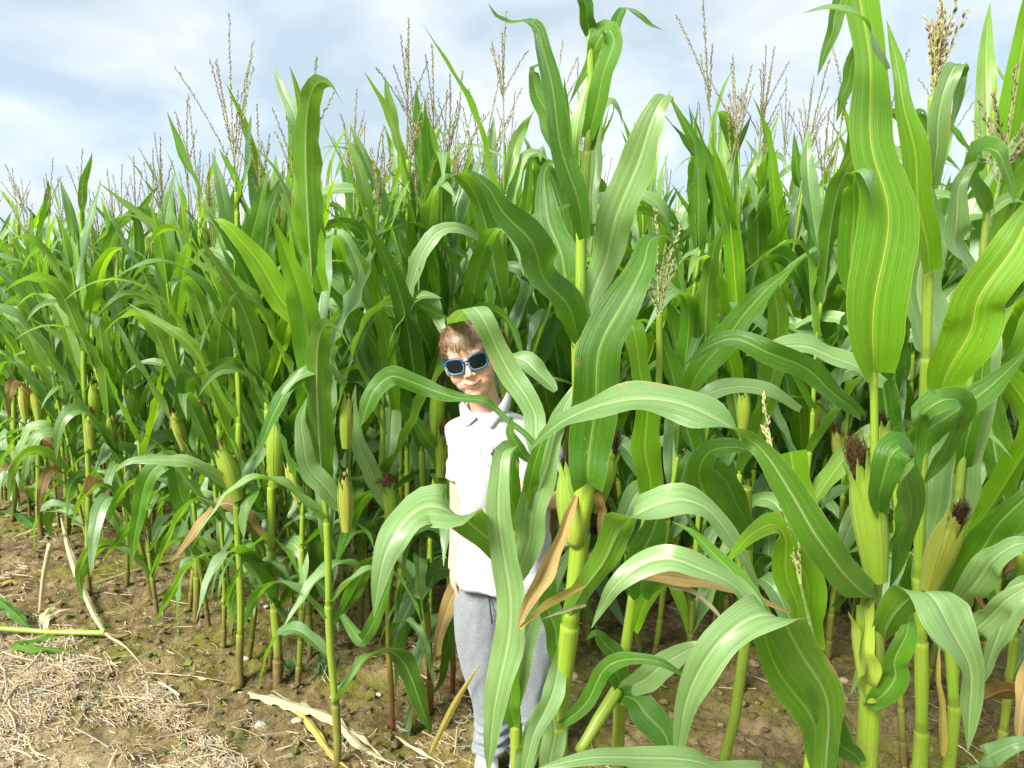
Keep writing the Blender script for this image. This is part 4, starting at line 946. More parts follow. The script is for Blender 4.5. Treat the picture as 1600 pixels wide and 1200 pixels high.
# ---- J: stalk far right foreground with leaves leaving the frame
YJ = 1.15
J_ = hthing('corn plant at the right edge of the picture, leaves running out of frame', pos=(Q(1490, 1200, YJ).x, YJ + .1, 0))
hstalk(J_, [(1492, 1240, YJ + .1), (1488, 1060, YJ + .1), (1480, 930, YJ + .1)], 10, 8, (1100, 960))
hleaf(J_, [(1484, 935, YJ + .1), (1510, 890, YJ + .04, 20, -15), (1545, 840, YJ, 30, -10), (1600, 780, YJ - .04, 35), (1660, 740, YJ - .05)], 62, LEAF, base=0.5, peak=.45)
hleaf(J_, [(1486, 960, YJ + .08), (1515, 925, YJ, 20, -15), (1545, 880, YJ - .05, 45, -10), (1590, 850, YJ - .07, 60), (1640, 850, YJ - .07)], 56, LEAFP, base=0.5, peak=.5)
hleaf(J_, [(1495, 1010, YJ + .06), (1530, 980, YJ, 25, -15), (1570, 940, YJ - .05, 35, -10), (1630, 900, YJ - .07, 50)], 48, LEAFP, base=0.5, peak=.5)
hleaf(J_, [(1500, 1215, YJ), (1540, 1185, YJ - .05, 40), (1580, 1165, YJ - .08, 50), (1640, 1150, YJ - .08)], 44, LEAF, base=0.6)
hleaf(J_, [(1470, 1180, YJ + .05), (1472, 1120, YJ + .05), (1465, 1060, YJ + .05), (1468, 1000, YJ + .05)], 16, YEL, base=0.8, fold=.6, label='dead yellow leaf clinging to the stalk')
hleaf(J_, [(1492, 780, YJ + .15), (1510, 700, YJ + .12, 15, -20), (1530, 600, YJ + .10, 15, -25), (1548, 500, YJ + .1, 20), (1556, 440, YJ + .12)], 30, LEAF, base=.6)
hstalk(J_, [(1480, 940, YJ + .1), (1495, 800, YJ + .12), (1510, 640, YJ + .14), (1530, 450, YJ + .15), (1545, 300, YJ + .16)], 8, 4, (780, 620, 450), ground=False)
hleaf(J_, [(1540, 330, YJ + .15, 10), (1520, 270, YJ + .12, 40), (1535, 235, YJ + .1, 60), (1562, 240, YJ + .08, 40), (1580, 290, YJ + .08, 10), (1585, 320, YJ + .08)], 34, LEAF, base=.6)
hleaf(J_, [(1528, 460, YJ + .15, 10), (1505, 400, YJ + .12, 30, 10), (1492, 350, YJ + .1, 35, 10), (1500, 290, YJ + .1, 40), (1525, 255, YJ + .1, 60), (1550, 252, YJ + .08)], 44, LEAFP, base=.6)
htas(J_, (1558, 300, YJ + .2), (1600, 100, YJ + .2), 9, 0.8, (0.30, 0.25, 0.17))

# ---- H: short plant with a low tassel, centre right
YH = 1.62
H_ = hthing('short corn plant with low creamy tassel and an upright bright leaf, right of centre', pos=(Q(968, 1200, YH).x, YH, 0))
hstalk(H_, [(962, 1230, YH), (968, 1100, YH), (985, 960, YH), (1005, 850, YH), (1022, 700, YH), (1030, 600, YH), (1030, 490, YH)], 11, 4, (1085, 930, 800, 640))
htas(H_, (1030, 510, YH), (1026, 325, YH), 7, 0.55, (0.62, 0.58, 0.30), 1.1)
hleaf(H_, [(1018, 790, YH - .03, 5), (1012, 720, YH - .05, 12), (1008, 640, YH - .06, 15, 5), (1000, 570, YH - .06, 18, 5), (990, 515, YH - .05, 30), (985, 500, YH - .03, 60)], 52, LEAFY, base=0.7, peak=0.3, tipw=0.6, fold=.12)
hleaf(H_, [(1000, 930, YH - .04, 0), (1008, 880, YH - .07, 0, -5), (1015, 840, YH - .08, 5), (1030, 805, YH - .08, 30), (1060, 790, YH - .07, 50)], 66, LEAFD, base=0.6, fold=.25)
hleaf(H_, [(990, 985, YH - .03), (1015, 930, YH - .05, 15, -20), (1045, 900, YH - .05, 40), (1065, 945, YH - .06, 20, 20), (1075, 995, YH - .06)], 30, LEAFY, base=0.6)
hleaf(H_, [(970, 1075, YH - .03), (955, 1020, YH - .06, 30, 10), (930, 990, YH - .08, 40), (915, 1000, YH - .08, 30)], 46, LEAFD, base=0.6)
hleaf(H_, [(972, 1080, YH - .03), (1010, 1060, YH - .08, 25, -15), (1050, 1030, YH - .10, 40), (1095, 1010, YH - .12, 40), (1130, 1020, YH - .12, 30)], 48, LEAFP, base=0.6)
hleaf(H_, [(968, 1085, YH - .03), (1000, 1100, YH - .08, 40), (1030, 1140, YH - .12, 40, 10), (1055, 1200, YH - .14, 30, 10), (1065, 1240, YH - .14)], 58, LEAFD, base=0.5)
hstalk(H_, [(905, 1175, YH - .1), (935, 1125, YH - .08), (965, 1078, YH - .03)], 9, 9, (), ground=False, name='side_shoot')

# ---- K: torn shoot with two blades coloured as if backlit
YK = 1.15
K_ = hthing('bright yellow-green corn plant with torn flat topped leaf and thin cream tassel', pos=(Q(1262, 1200, YK).x, YK + .15, 0))
hstalk(K_, [(1275, 1235, YK + .1), (1268, 1100, YK + .1), (1255, 960, YK + .05), (1240, 880, YK + .05)], 9, 6, (1120, 985))
hleaf(K_, [(1262, 1010, YK, 5), (1258, 930, YK - .02, 12), (1250, 830, YK - .03, 15), (1243, 760, YK - .03, 15), (1235, 706, YK - .03, 15)], 62, LEAFY, base=0.8, peak=0.3, tipw=0.85, fold=.2, n=30)
hleaf(K_, [(1250, 990, YK - .03, 5), (1240, 930, YK - .05, 10, 5), (1230, 880, YK - .06, 10), (1222, 840, YK - .07, 30), (1205, 820, YK - .08, 60), (1175, 835, YK - .1, 50), (1150, 860, YK - .11, 45), (1130, 888, YK - .12, 40)], 52, LEAFY, base=0.7, peak=0.4, tipw=.05, fold=.12)
htas(K_, (1255, 930, YK - .06), (1180, 620, YK - .08), 2, 0.3, (0.66, 0.60, 0.30), 1.0)

# ---- M: middle right plants whose leaves fan at mid height
YM = 1.75
M_ = hthing('dark leaved corn plant right of the low tassel, leaves fanned at mid height', pos=(Q(1165, 1000, YM).x, YM + .25, 0))
hstalk(M_, [(1165, 1040, YM + .25), (1168, 900, YM + .25), (1166, 760, YM + .2), (1085, 600, YM + .1), (1078, 480, YM + .1)][:3], 8, 7, (960, 830))
hleaf(M_, [(1070, 622, YM), (1100, 570, YM - .05, 20, -20), (1145, 515, YM - .08, 22, -20), (1190, 460, YM - .1, 22, -20), (1245, 412, YM - .1, 20, -20)], 50, LEAF, base=0.5, peak=.4, fold=.2)
hleaf(M_, [(1345, 650, YM - .25, 5), (1310, 618, YM - .28, 5), (1260, 580, YM - .3, 5), (1200, 548, YM - .32, 8), (1150, 530, YM - .3, 40), (1110, 540, YM - .28, 50), (1070, 570, YM - .25, 30)], 46, LEAFD, base=0.4, peak=.5, fold=.2)
hleaf(M_, [(1380, 600, YM - .2), (1330, 570, YM - .2, 45), (1270, 545, YM - .2, 55), (1210, 543, YM - .2, 58), (1165, 556, YM - .2, 50)], 40, LEAFP, base=0.5, peak=.5)
hleaf(M_, [(1250, 640, YM - .1), (1200, 612, YM - .1, 45), (1140, 605, YM - .1, 55), (1090, 625, YM - .1, 50), (1060, 655, YM - .1, 40), (1035, 700, YM - .1)], 30, LEAFP, base=0.5, peak=.5)
hleaf(M_, [(1166, 860, YM + .1), (1120, 790, YM, 0, 10), (1090, 740, YM - .05, 20), (1110, 705, YM - .08, 50), (1160, 700, YM - .1, 55), (1200, 720, YM - .1, 40)], 60, LEAF, base=0.5, peak=.4)
hleaf(M_, [(1170, 830, YM + .1), (1150, 780, YM + .05, 10, 10), (1110, 730, YM, 30, 10), (1080, 720, YM, 50), (1060, 760, YM, 30, 15), (1045, 800, YM)], 44, LEAFD, base=0.5)

# dry leaf band lying across the stalks
B_ = hthing('brittle brown dead corn leaf caught across the stalks at right of centre', pos=tuple(Q(1120, 912, 1.45)), cat='dead leaf', name='dead_leaf')
B_.location = Q(1120, 912, 1.45)
hleaf(B_, [(955, 905, 1.45, 40), (1010, 900, 1.45, 40), (1060, 905, 1.44, 40), (1120, 912, 1.43, 40), (1180, 935, 1.42, 45), (1240, 960, 1.42)], 30, DRY, base=0.3, fold=.5, ruf=.3, name='blade')
hleaf(B_, [(1040, 915, 1.45, 40), (1090, 930, 1.44, 40), (1135, 975, 1.43, 40)], 12, STRAWY, base=0.3, fold=.5, ruf=.3, name='blade')

# ---- left edge row: listed by their feet in the photo
def edge(label, foot, top, r0, r1, nodes, leaves=(), ears=(), hl=(), tas=None, m=None):
    r0 *= .86; have = [l[0] for l in leaves]; leaves = [(a, b, 'top' if (a < 420 and c == 'up') else c, d) for a, b, c, d in leaves]; sd_ = HR.rand() * 90
    for k_, py in enumerate(nodes):
        if py in have or py > foot[1] - 75: continue
        leaves.append((py, sd_ + 180 * (k_ % 2) + HR.normal(0, 25), 'low' if py > foot[1] - 240 else ('mid' if py > 480 else 'top'), HR.uniform(.8, 1.08)))
    for py in (foot[1] - 150, foot[1] - 215): leaves.append((float(py), sd_ + HR.uniform(0, 360), 'low', HR.uniform(.6, .9)))
    hts = [p for p in np.arange(top[1] + 40, foot[1] - 300, 62) if min([abs(p - q) for q in have + list(nodes)] or [99]) > 20]
    for k_, py in enumerate(hts): leaves.append((float(py), sd_ + 90 + 180 * (k_ % 2), 'mid' if py > 470 else 'top', HR.uniform(.75, 1)))
    g = G(*foot); Y = g.y
    root = hthing(label, pos=(g.x, g.y, 0))
    def I(py): return float(np.interp(py, [top[1], foot[1]], [top[0], foot[0]]))
    ph1 = HR.rand() * 6
    pts = [(I(py) + 2.6 * math.sin(py / 48 + ph1), py, Y) for py in np.linspace(foot[1] - 30, top[1], 15)]
    hstalk(root, pts, r0, r1, nodes, m)
    for (py, az, kind, sc) in leaves:
        q = Q(I(py), py, Y) - root.location; gleaf(root, q, rad(az), kind, sc)
    for e in ears: hear(root, (e[0][0], e[0][1], Y + e[0][2]), (e[1][0], e[1][1], Y + e[1][2]), e[2], **e[3])
    for h in hl:
        hleaf(root, [(p[0], p[1], Y + p[2], *p[3:]) for p in h[0]], h[1], h[2], **(h[3] if len(h) > 3 else {}))
    if tas:
        htas(root, (tas[0][0], tas[0][1], Y), (tas[1][0], tas[1][1], Y), tas[2], tas[3])
    return root
S = lambda c, l, s_, **k: dict(silk=c, sl=l, sw=s_, **k)
edge('front row corn plant with a leaning green ear, just left of the thickest stalk', (375, 1062), (368, 300), 6.5, 3, (990, 900, 790, 660, 555, 440, 330),
     [(660, 200, 'mid', .9), (555, 20, 'mid', 1), (440, 170, 'up', 1.1), (330, 10, 'up', 1), (790, 30, 'low', 1), (900, 200, 'low', .7)],
     [((372, 780, -.02), (340, 690, -.05), 30, S(BROWN, 22, 10))],
     [([(372, 460, 0, 10), (385, 420, -.05, 15), (398, 350, -.08, 15, 10), (415, 280, -.08, 20, 10), (425, 262, -.05, 50)], 30, LEAF),
      ([(368, 770, 0), (335, 740, -.08, 20, 10), (290, 722, -.14, 55), (240, 718, -.18, 50), (200, 722, -.2), (170, 745, -.2)], 24, LEAFP)],
     ((368, 300), (350, 15), 9, .5))
edge('corn plant with the thickest stalk and spread roots in the front row', (433, 1060), (408, 330), 8.5, 3.5, (1030, 950, 860, 760, 640, 480, 400),
     [(860, 160, 'low', 1), (760, -20, 'mid', 1), (640, 190, 'mid', 1.1), (480, 0, 'mid', 1), (400, 180, 'up', 1.1)],
     [((430, 760, -.03), (437, 650, -.04), 30, S(BROWN, 20, 9))],
     [([(415, 480, -.02, 5), (412, 420, -.04, 5), (420, 340, -.05, 5, 10), (440, 280, -.05, 15), (446, 262, -.04, 50)], 38, LEAFD)],
     ((408, 335), (400, 160), 6, .4))
edge('corn plant with two slim stacked ears, long wavy leaf reaching left', (527, 1192), (480, 250), 7, 3, (1100, 945, 815, 700, 580, 450, 330),
     [(700, 30, 'mid', .9), (815, 200, 'low', .9), (945, 10, 'low', .8), (330, 170, 'top', 1.2)],
     [((541, 700, -.03), (545, 612, -.03), 20, S(BLACKB, 12, 6)), ((541, 830, -.04), (538, 735, -.05), 22, S(BROWN, 16, 8, mat_=HUSKP))],
     [([(512, 582, -.02, 0), (490, 530, -.05, 10, 10), (450, 480, -.08, 15, 10), (410, 420, -.1, 25, 10), (375, 375, -.12, 30, 5), (345, 345, -.12, 40), (332, 342, -.1, 60)], 44, LEAFY, dict(base=.35, peak=.55)),
      ([(505, 455, -.01, 5), (492, 400, -.03, 10), (478, 330, -.04, 12), (468, 270, -.04, 15), (470, 232, -.03, 20)], 44, LEAFY, dict(base=.6, peak=.5)),
      ([(520, 585, -.02, 10), (490, 575, -.08, 40), (455, 600, -.12, 50), (430, 640, -.15, 40), (405, 700, -.17, 30), (380, 730, -.18)], 26, LEAF),
      ([(541, 600, -.02, 20), (590, 590, -.08, 40), (520, 560, -.1, 50), (470, 570, -.12, 50)][0:1] + [(505, 575, -.08, 50), (465, 590, -.12, 55), (432, 630, -.14, 40)], 22, LEAFP),
      ([(535, 960, -.01), (565, 1000, -.06, 10, 10), (600, 930, -.1, 10, -10), (618, 870, -.12, 10)], 26, LEAFD),
      ([(543, 800, -.01), (505, 760, -.05, 30, 20), (480, 720, -.06, 40, 10), (470, 660, -.06, 40), (480, 620, -.05)], 40, LEAFP, dict(base=.5))],
     ((480, 260), (505, 95), 3, .35))
edge('thin reddish stalk corn plant, ear topped by a round tangled brown silk', (613, 1142), (590, 330), 5, 2.5, (1010, 880, 790, 640, 480, 400),
     [(880, 20, 'low', .8), (480, 190, 'up', .9), (400, 20, 'up', 1), (640, 150, 'mid', .9)],
     [((611, 818, -.02), (603, 745, -.03), 22, S(RUSTY, 30, 17, puff=6, n=420, droop=.9))],
     [([(618, 640, -.01, 0), (614, 600, -.03, 15), (600, 520, -.05, 15), (580, 440, -.06, 15), (560, 395, -.06, 30), (545, 380, -.05, 55)], 28, LEAFY),
      ([(612, 800, -.01), (585, 750, -.05, 20, 15), (560, 690, -.06, 30, 10), (552, 640, -.05, 35), (556, 600, -.05)], 34, LEAFP),
      ([(622, 520, 0), (635, 480, -.04, 30, -10), (660, 462, -.06, 60), (690, 466, -.06, 50)], 30, LEAFP)],
     ((590, 340), (600, 200), 5, .4), STALKR)
edge('corn plant by the boy with two ears and hairy silks at head height', (672, 1112), (640, 250), 6, 3, (1060, 940, 850, 705, 620, 460, 380),
     [(850, 170, 'low', 1), (460, 200, 'up', 1.1), (380, 0, 'up', 1), (300, 170, 'top', 1.2)],
     [((682, 690, -.03), (688, 590, -.04), 24, S(BROWN, 30, 12, droop=.8, n=220)), ((688, 745, -.04), (694, 665, -.05), 18, S(RUSTY, 26, 10, n=180))],
     [([(684, 460, 0, 5), (676, 420, -.03, 10, 8), (668, 370, -.05, 12, 8), (662, 330, -.05, 20), (650, 300, -.05, 30)], 22, LEAFY),
      ([(684, 800, -.01), (700, 740, -.04, 15, -10), (670, 690, -.06, 10, 10), (640, 645, -.08, 20), (610, 620, -.08)], 34, LEAF),
      ([(676, 900, -.01), (630, 985, -.05, 10, 15), (618, 1080, -.05, 10)], 24, LEAF)],
     ((640, 262), (655, 160), 7, .6), STALKR)
edge('slim corn plant just left of the boy, leaf bent beside his leg', (706, 1085), (700, 330), 5, 2.5, (1000, 880, 760, 640, 480, 380),
     [(480, 90, 'up', 1), (380, 220, 'up', 1), (420, 40, 'up', .9)], [], [([(706, 1000, 0), (730, 960, -.03, 20), (720, 900, -.05, 20)], 14, LEAF),
      ([(704, 940, 0), (700, 1000, -.05, 10, 15), (690, 1060, -.06, 10, 15), (672, 1092, -.06)], 20, LEAF)], ((700, 335), (725, 110), 8, .55), STALKR)
edge('corn plant with upright ear, front row left of the leaning pale ear', (305, 966), (312, 340), 6, 3, (900, 800, 690, 560, 440),
     [(800, 200, 'low', 1), (690, 20, 'mid', 1), (440, 190, 'up', 1.1), (360, 20, 'up', 1), (560, 160, 'mid', .9)],
     [((310, 660, -.03), (308, 560, -.04), 26, S(BROWN, 24, 9))], [([(308, 820, -.01), (285, 780, -.05, 10, 10), (265, 720, -.08, 15, 10), (245, 800, -.12, 10), (210, 870, -.14, 10), (203, 905, -.14)][0:3] + [(235, 740, -.12, 10), (215, 810, -.15, 8, 10), (203, 895, -.16)], 38, LEAF)],
     ((312, 345), (298, 150), 3, .3))
edge('corn plant between two thicker stalks with a small second ear', (352, 938), (350, 360), 4.5, 2.5, (880, 760, 640, 500, 410),
     [(760, 190, 'mid', .9), (640, 0, 'mid', 1), (500, 170, 'up', 1), (410, 10, 'up', 1)],
     [((345, 680, -.02), (342, 590, -.02), 17, S(BROWN, 12, 6))], [], ((350, 365), (330, 230), 5, .5))
edge('corn plant with bright ear and a husk opened pale, front row far left', (140, 930), (128, 330), 5, 3, (860, 760, 640, 500, 410),
     [(760, 20, 'low', 1), (640, 190, 'mid', 1), (500, 20, 'mid', 1), (410, 180, 'up', 1), (350, 0, 'up', .9)],
     [((150, 660, -.02), (150, 588, -.03), 19, S(BROWN, 13, 8)), ((143, 700, -.03), (140, 640, -.05), 15, S(RUSTY, 22, 9, mat_=HUSKP))], [], ((128, 335), (120, 232), 5, .5))
edge('corn plant with a tall flat leaf blade, by the bleached stub at far left', (65, 842), (45, 340), 5, 3, (790, 650, 570, 430, 380),
     [(790, 10, 'low', 1), (650, 190, 'mid', 1), (430, 20, 'up', 1), (380, 180, 'up', 1)],
     [((62, 660, -.02), (54, 592, -.03), 20, S(BROWN, 6, 5, mat_=HUSKP)), ((40, 655, -.02), (36, 595, -.02), 14, S(BROWN, 6, 5, mat_=HUSKP))],
     [([(54, 570, -.01, 5), (52, 500, -.04, 8), (50, 440, -.05, 10), (48, 380, -.05, 10), (50, 330, -.05)], 28, LEAF, dict(base=.7))], ((45, 345), (12, 258), 5, .5))
edge('thin corn plant with drooping leaf touching the ground at left', (205, 880), (180, 350), 4, 2.5, (800, 690, 560, 440), [(800, 180, 'low', 1), (690, 10, 'mid', 1), (560, 190, 'mid', 1), (440, 20, 'up', 1)], [], [], ((180, 355), (165, 265), 4, .5))
edge('corn plant among the left front stalks with narrow leaves', (238, 872), (236, 360), 4.5, 2.5, (800, 690, 560, 440), [(800, 10, 'low', .9), (690, 190, 'mid', 1), (560, 0, 'mid', 1), (440, 200, 'up', 1), (390, 20, 'up', .9)], [], [], ((236, 365), (245, 235), 4, .5))
edge('corn plant with a bent lower leaf behind the thick stalk', (484, 1030), (480, 350), 5, 3, (960, 850, 740, 600, 470), [(850, 200, 'low', 1), (740, 20, 'mid', .9), (600, 190, 'mid', 1), (470, 20, 'up', 1)], [],
     [([(484, 940, 0), (500, 900, -.04, 10, -10), (494, 840, -.06, 10), (480, 800, -.06)], 30, LEAFD)], ((480, 355), (450, 125), 7, .6))
edge('thin young corn plant second from the far left', (20, 815), (30, 350), 4, 2.5, (740, 620, 520, 430), [(740, 190, 'low', 1), (620, 10, 'mid', 1), (520, 190, 'mid', 1), (430, 20, 'up', 1)], [], [], ((30, 355), (20, 262), 5, .5))
edge('corn plant in the gap behind the round tangled silk', (565, 1000), (560, 330), 4.5, 2.5, (900, 780, 640, 500, 400), [(900, 10, 'low', .9), (780, 200, 'low', 1), (640, 20, 'mid', 1), (500, 180, 'mid', 1), (400, 10, 'up', 1)], [], [], ((560, 335), (570, 190), 4, .4))
edge('corn plant behind the boy rising past his hair', (765, 985), (745, 320), 4.5, 3, (860, 620, 470, 400), [(620, 160, 'mid', .9), (470, 60, 'up', 1.1), (400, 220, 'up', 1), (350, 30, 'top', 1.3)], [], [], ((745, 325), (772, 108), 8, .6))
for i, (px, py, lb) in enumerate(((1165, 985, 'slim corn plant over the bare soil between the big right plants'), (1110, 1010, 'corn plant behind the dead brown leaf'), (1240, 985, 'corn plant in shade behind the torn bright leaf'), (1540, 1010, 'corn plant behind the right edge leaves'), (1310, 960, 'corn plant in shade behind the nearest right stalk'), (1070, 900, 'corn plant standing behind the low tassel'))):
    g = G(px, py); corn(lb, g.x, g.y, HR, k=i * 2, s=1.02)

# ---- fallen and dead pieces on the ground
def lie(px, py, h=0.01):
    g = G(px, py); return Vector((g.x, g.y, ghf(g.x, g.y) + h))
def glie(root, pts, wm, mat_, name='blade', fold=.3, ruf=.3, base=.4, up=(0, 0, 1), label=None, n=30):
    P = np.array([list(lie(*p) - root.location) for p in pts]); C = catmull(P, n); T = tangents(C)
    A = norm(np.cross(T, np.array([0.05, -0.25, 1.0]))); t = np.linspace(0, 1, n)
    v, f, uv = ribbon(C, A, wm / 2 * wprof(t, base, .35), fold, ruf, HR.rand() * 6, UCOL, .09)
    o = link(name, new_mesh(name, v, f, mat_, uv), root)
    if label: o['label'] = label
    return o
def gobj(name, label, cat, px, py): return thing(name, label, cat, lie(px, py))
for lb_, pts_, w_, m_ in (('dull green fallen leaf on the litter at the far left', [(0, 812, .02), (40, 800, .05), (75, 792, .04), (95, 805, .01)], .05, LEAF),
                          ('grey green wilted leaf lying under the far left stalks', [(60, 840, .02), (40, 822, .05), (10, 812, .05), (-30, 815, .02)], .06, LEAFD),
                          ('pale broken leaf strip on the litter at the far left', [(20, 850, .02), (60, 835, .03), (110, 828, .03), (150, 835, .01)], .025, STRAWY)):
    t_ = gobj('fallen_leaf', lb_, 'fallen leaf', *pts_[1][:2]); glie(t_, pts_, w_, m_)
f_ = gobj('fallen_corn_stalk', 'freshly cut green corn stalk lying on the straw at the left edge', 'corn stalk', 195, 1000)
P = np.array([list(lie(*p) - f_.location) for p in ((-120, 990, .05), (0, 993, .045), (80, 995, .035), (165, 1000, .025))])
link('stalk', stalk_mesh(catmull(P, 30), [0.12, 0.33], 0.012, 0.010, STALKG, 12, 1.1), f_)
P = np.array([list(lie(*p) - f_.location) for p in ((160, 1000, .025), (185, 1000, .022), (205, 998, .02))])
C = catmull(P, 8); v, f, uv = tube(C, [.0105, .011, .0108, .0105, .010, .009, .007, .003], 10); link('snapped_end', new_mesh('snapped_end', v, f, DRY, uv), f_)
glie(f_, [(45, 990, .05), (20, 975, .07), (-10, 965, .09), (-60, 960, .05)], .05, LEAFD, 'leaf')
glie(f_, [(90, 1000, .02), (40, 1012, .04), (30, 1025, .04), (80, 1025, .03), (130, 1020, .01)], .045, LEAF, 'leaf')
d1 = gobj('dead_corn_leaf', 'long pale dead corn leaf running down from the left stalks to the track', 'dead leaf', 228, 1050)
glie(d1, [(98, 838, .10), (110, 880, .07), (135, 945, .05), (165, 1000, .03), (195, 1020, .03), (228, 1052, .01)], .035, STRAWY, fold=.6, base=.3)
glie(d1, [(228, 1056, .01), (300, 1060, .012), (365, 1063, .01)], .006, STRAWY, fold=.3, base=.8)
d2 = gobj('dead_corn_leaf', 'big crumpled straw-coloured corn leaf below the slim stacked ears', 'dead leaf', 470, 1110)
glie(d2, [(372, 1080, .01), (420, 1092, .025), (470, 1118, .03), (520, 1135, .03), (560, 1165, .02), (620, 1195, .01)], .05, STRAWY, fold=.5)
glie(d2, [(455, 1108, .03), (485, 1140, .03), (520, 1180, .02), (550, 1215, .02)], .03, YEL, fold=.5)
glie(d2, [(500, 1130, .02), (560, 1150, .02), (600, 1190, .02)], .02, STRAWY, fold=.5)
d3 = gobj('dead_corn_leaf', 'short curled dry leaf at the bottom beside the boy', 'dead leaf', 620, 1160)
glie(d3, [(618, 1150, .01), (650, 1172, .02), (700, 1195, .01)], .014, STRAWY, fold=.4)
d4 = gobj('dead_corn_leaf', 'yellow strip of dead leaf propped against the boy’s trousers'.replace('’', "'"), 'dead leaf', 672, 1178)
P = [Q(672, 1178, 2.22), Q(708, 1105, 2.15), Q(735, 1060, 2.1), Q(752, 1035, 2.08)]
Cc = catmull([list(p - d4.location) for p in P], 20); T = tangents(Cc); A = norm(np.cross(T, [0, -1, .2])); v, f, uv = ribbon(Cc, A, .011 * wprof(np.linspace(0, 1, 20), .4, .4), .4, .05); link('blade', new_mesh('blade', v, f, YEL, uv), d4)
d5 = gobj('dead_corn_stub', 'bleached broken stub standing in the straw at left', 'dead stalk', 62, 958)
P = np.array([list(Q(*p) - d5.location) for p in ((62, 962, G(62, 958).y), (68, 900, G(62, 958).y), (78, 850, G(62, 958).y))]); C = catmull(P, 12); v, f, uv = tube(C, .009 * np.linspace(.8, 1.2, 12), 8); link('stub', new_mesh('stub', v, f, STRAWY, uv), d5)
d6 = gobj('dead_husk', 'shredded pale husk lying on the straw at left', 'husk', 75, 975)
glie(d6, [(58, 985, .01), (75, 960, .03), (98, 940, .02)], .05, STRAWY, 'blade', ruf=.6)
glie(d6, [(66, 985, .01), (80, 968, .03), (112, 955, .02)], .03, STRAWY, 'blade', ruf=.6)
d7 = gobj('dead_husk', 'yellowish strip of husk on the straw at the far left edge', 'husk', 10, 918)
glie(d7, [(-20, 925, .01), (10, 918, .02), (32, 912, .01)], .03, YEL, 'blade')
d8 = gobj('dead_corn_leaf', 'long thin dead leaf behind the front row at left', 'dead leaf', 200, 905)
glie(d8, [(145, 915, .01), (200, 898, .015), (260, 878, .015), (300, 868, .01)], .014, STRAWY, fold=.5)
for (px, py, s, lb, c) in ((166, 0, 0, '', 0),)[:0] or ((165, 0, 0, '', 0),)[:0]: pass
def stone(px, py, s, label, c):
    rr = HR; t = gobj('stone', label, 'stone', px, py)
    v = ICO_V; fs = ICO_F
    V = list(v); cache = {}; F2 = []
    def midp(a, b):
        k = (min(a, b), max(a, b))
        if k not in cache: m_ = norm((V[a] + V[b])[None])[0]; cache[k] = len(V); V.append(m_)
        return cache[k]
    for a, b, c_ in fs:
        x, y, z = midp(a, b), midp(b, c_), midp(c_, a); F2 += [(a, x, z), (x, b, y), (z, y, c_), (x, y, z)]
    V = np.array(V); nn = fbm(V[:, 0] * 1.4 + px, V[:, 1] * 1.4, V[:, 2] * 1.4, 2)
    V = V * (1 + 0.35 * nn)[:, None] * s * np.array([1.15, .9, .7])
    me = new_mesh('stone', V, F2, STONE, [(0, 0)] * len(V), [c] * len(V)); bpy.data.objects.remove(t)
    o = link('stone', me, None, lie(px, py, s * .25)); tag(o, label, 'stone')
stone(407, 1129, .018, 'white stone on bare soil below the thick stalk', (.62, .58, .5))
stone(465, 1135, .017, 'pinkish stone beside the crumpled dead leaf', (.45, .32, .24))
stone(385, 1033, .014, 'pink stone beside the foot of the leaning ear plant', (.5, .36, .28))
stone(357, 934, .012, 'small white stone between the front row feet', (.6, .55, .5))
stone(592, 1086, .010, 'small pale stone under the tangled silk', (.55, .48, .38))
stone(893, 1052, .028, 'rounded tan stone behind the tall centre plant', (.42, .34, .24))
stone(1318, 1060, .018, 'pinkish stone on the soil left of the nearest stalk', (.42, .30, .22))
stone(1530, 1090, .015, 'tan stone at right behind the pale drooping leaf', (.40, .30, .2))
stone(416, 948, .013, 'grey stone at the soil behind the thick stalk', (.4, .38, .34))

# weeds: countless little rosettes
mb = MB()
for k in range(90):
    while True:
        y = HR.uniform(1.6, 4.2); x = HR.uniform(-.62, .7) * y
        if sdist(x, y) > -.4 and vnoise([x * 1.7], [y * 1.7])[0] > .05: break
    z = ghf(x, y); n = HR.randint(4, 12); g = HR.uniform(.7, 1.3)
    for j in range(n):
        a = HR.rand() * 6.28; l = HR.uniform(.01, .035); e = HR.uniform(.3, 1.3); t = np.linspace(0, 1, 4)
        C = np.stack([x + np.cos(a) * t * l * math.cos(e), y + np.sin(a) * t * l * math.cos(e), z + t * l * math.sin(e) - .2 * l * t * t], -1)
        A = np.tile([-math.sin(a), math.cos(a), 0], (4, 1)); v, f, uv = ribbon(C, A, l * .13 * np.array([.5, 1, .9, .1]), .2, 0, 0, np.array([-1, 0, 1.]))
        mb.add(v, f, uv, np.array([.09, .20, .03]) * g)
for (px, py) in ((510, 1045), (455, 1040)):
    g0 = G(px, py)
    for j in range(160):
        x = g0.x + HR.normal(0, .025); y = g0.y + HR.normal(0, .03); z = ghf(x, y); l = HR.uniform(.015, .05); a = HR.rand() * 6.28; e = HR.uniform(.5, 1.4); t = np.linspace(0, 1, 4)
        C = np.stack([x + np.cos(a) * t * l * math.cos(e), y + np.sin(a) * t * l * math.cos(e), z + t * l * math.sin(e)], -1)
        v, f, uv = ribbon(C, np.tile([-math.sin(a), math.cos(a), 0], (4, 1)), l * .07 * np.array([.5, 1, .9, .1]), .2, 0, 0, np.array([-1, 0, 1.])); mb.add(v, f, uv, (.11, .22, .06))
tag(link('small_weeds', mb.mesh('small_weeds', WEED)), 'tiny green weeds scattered on the damp soil', 'weeds', kind='stuff')
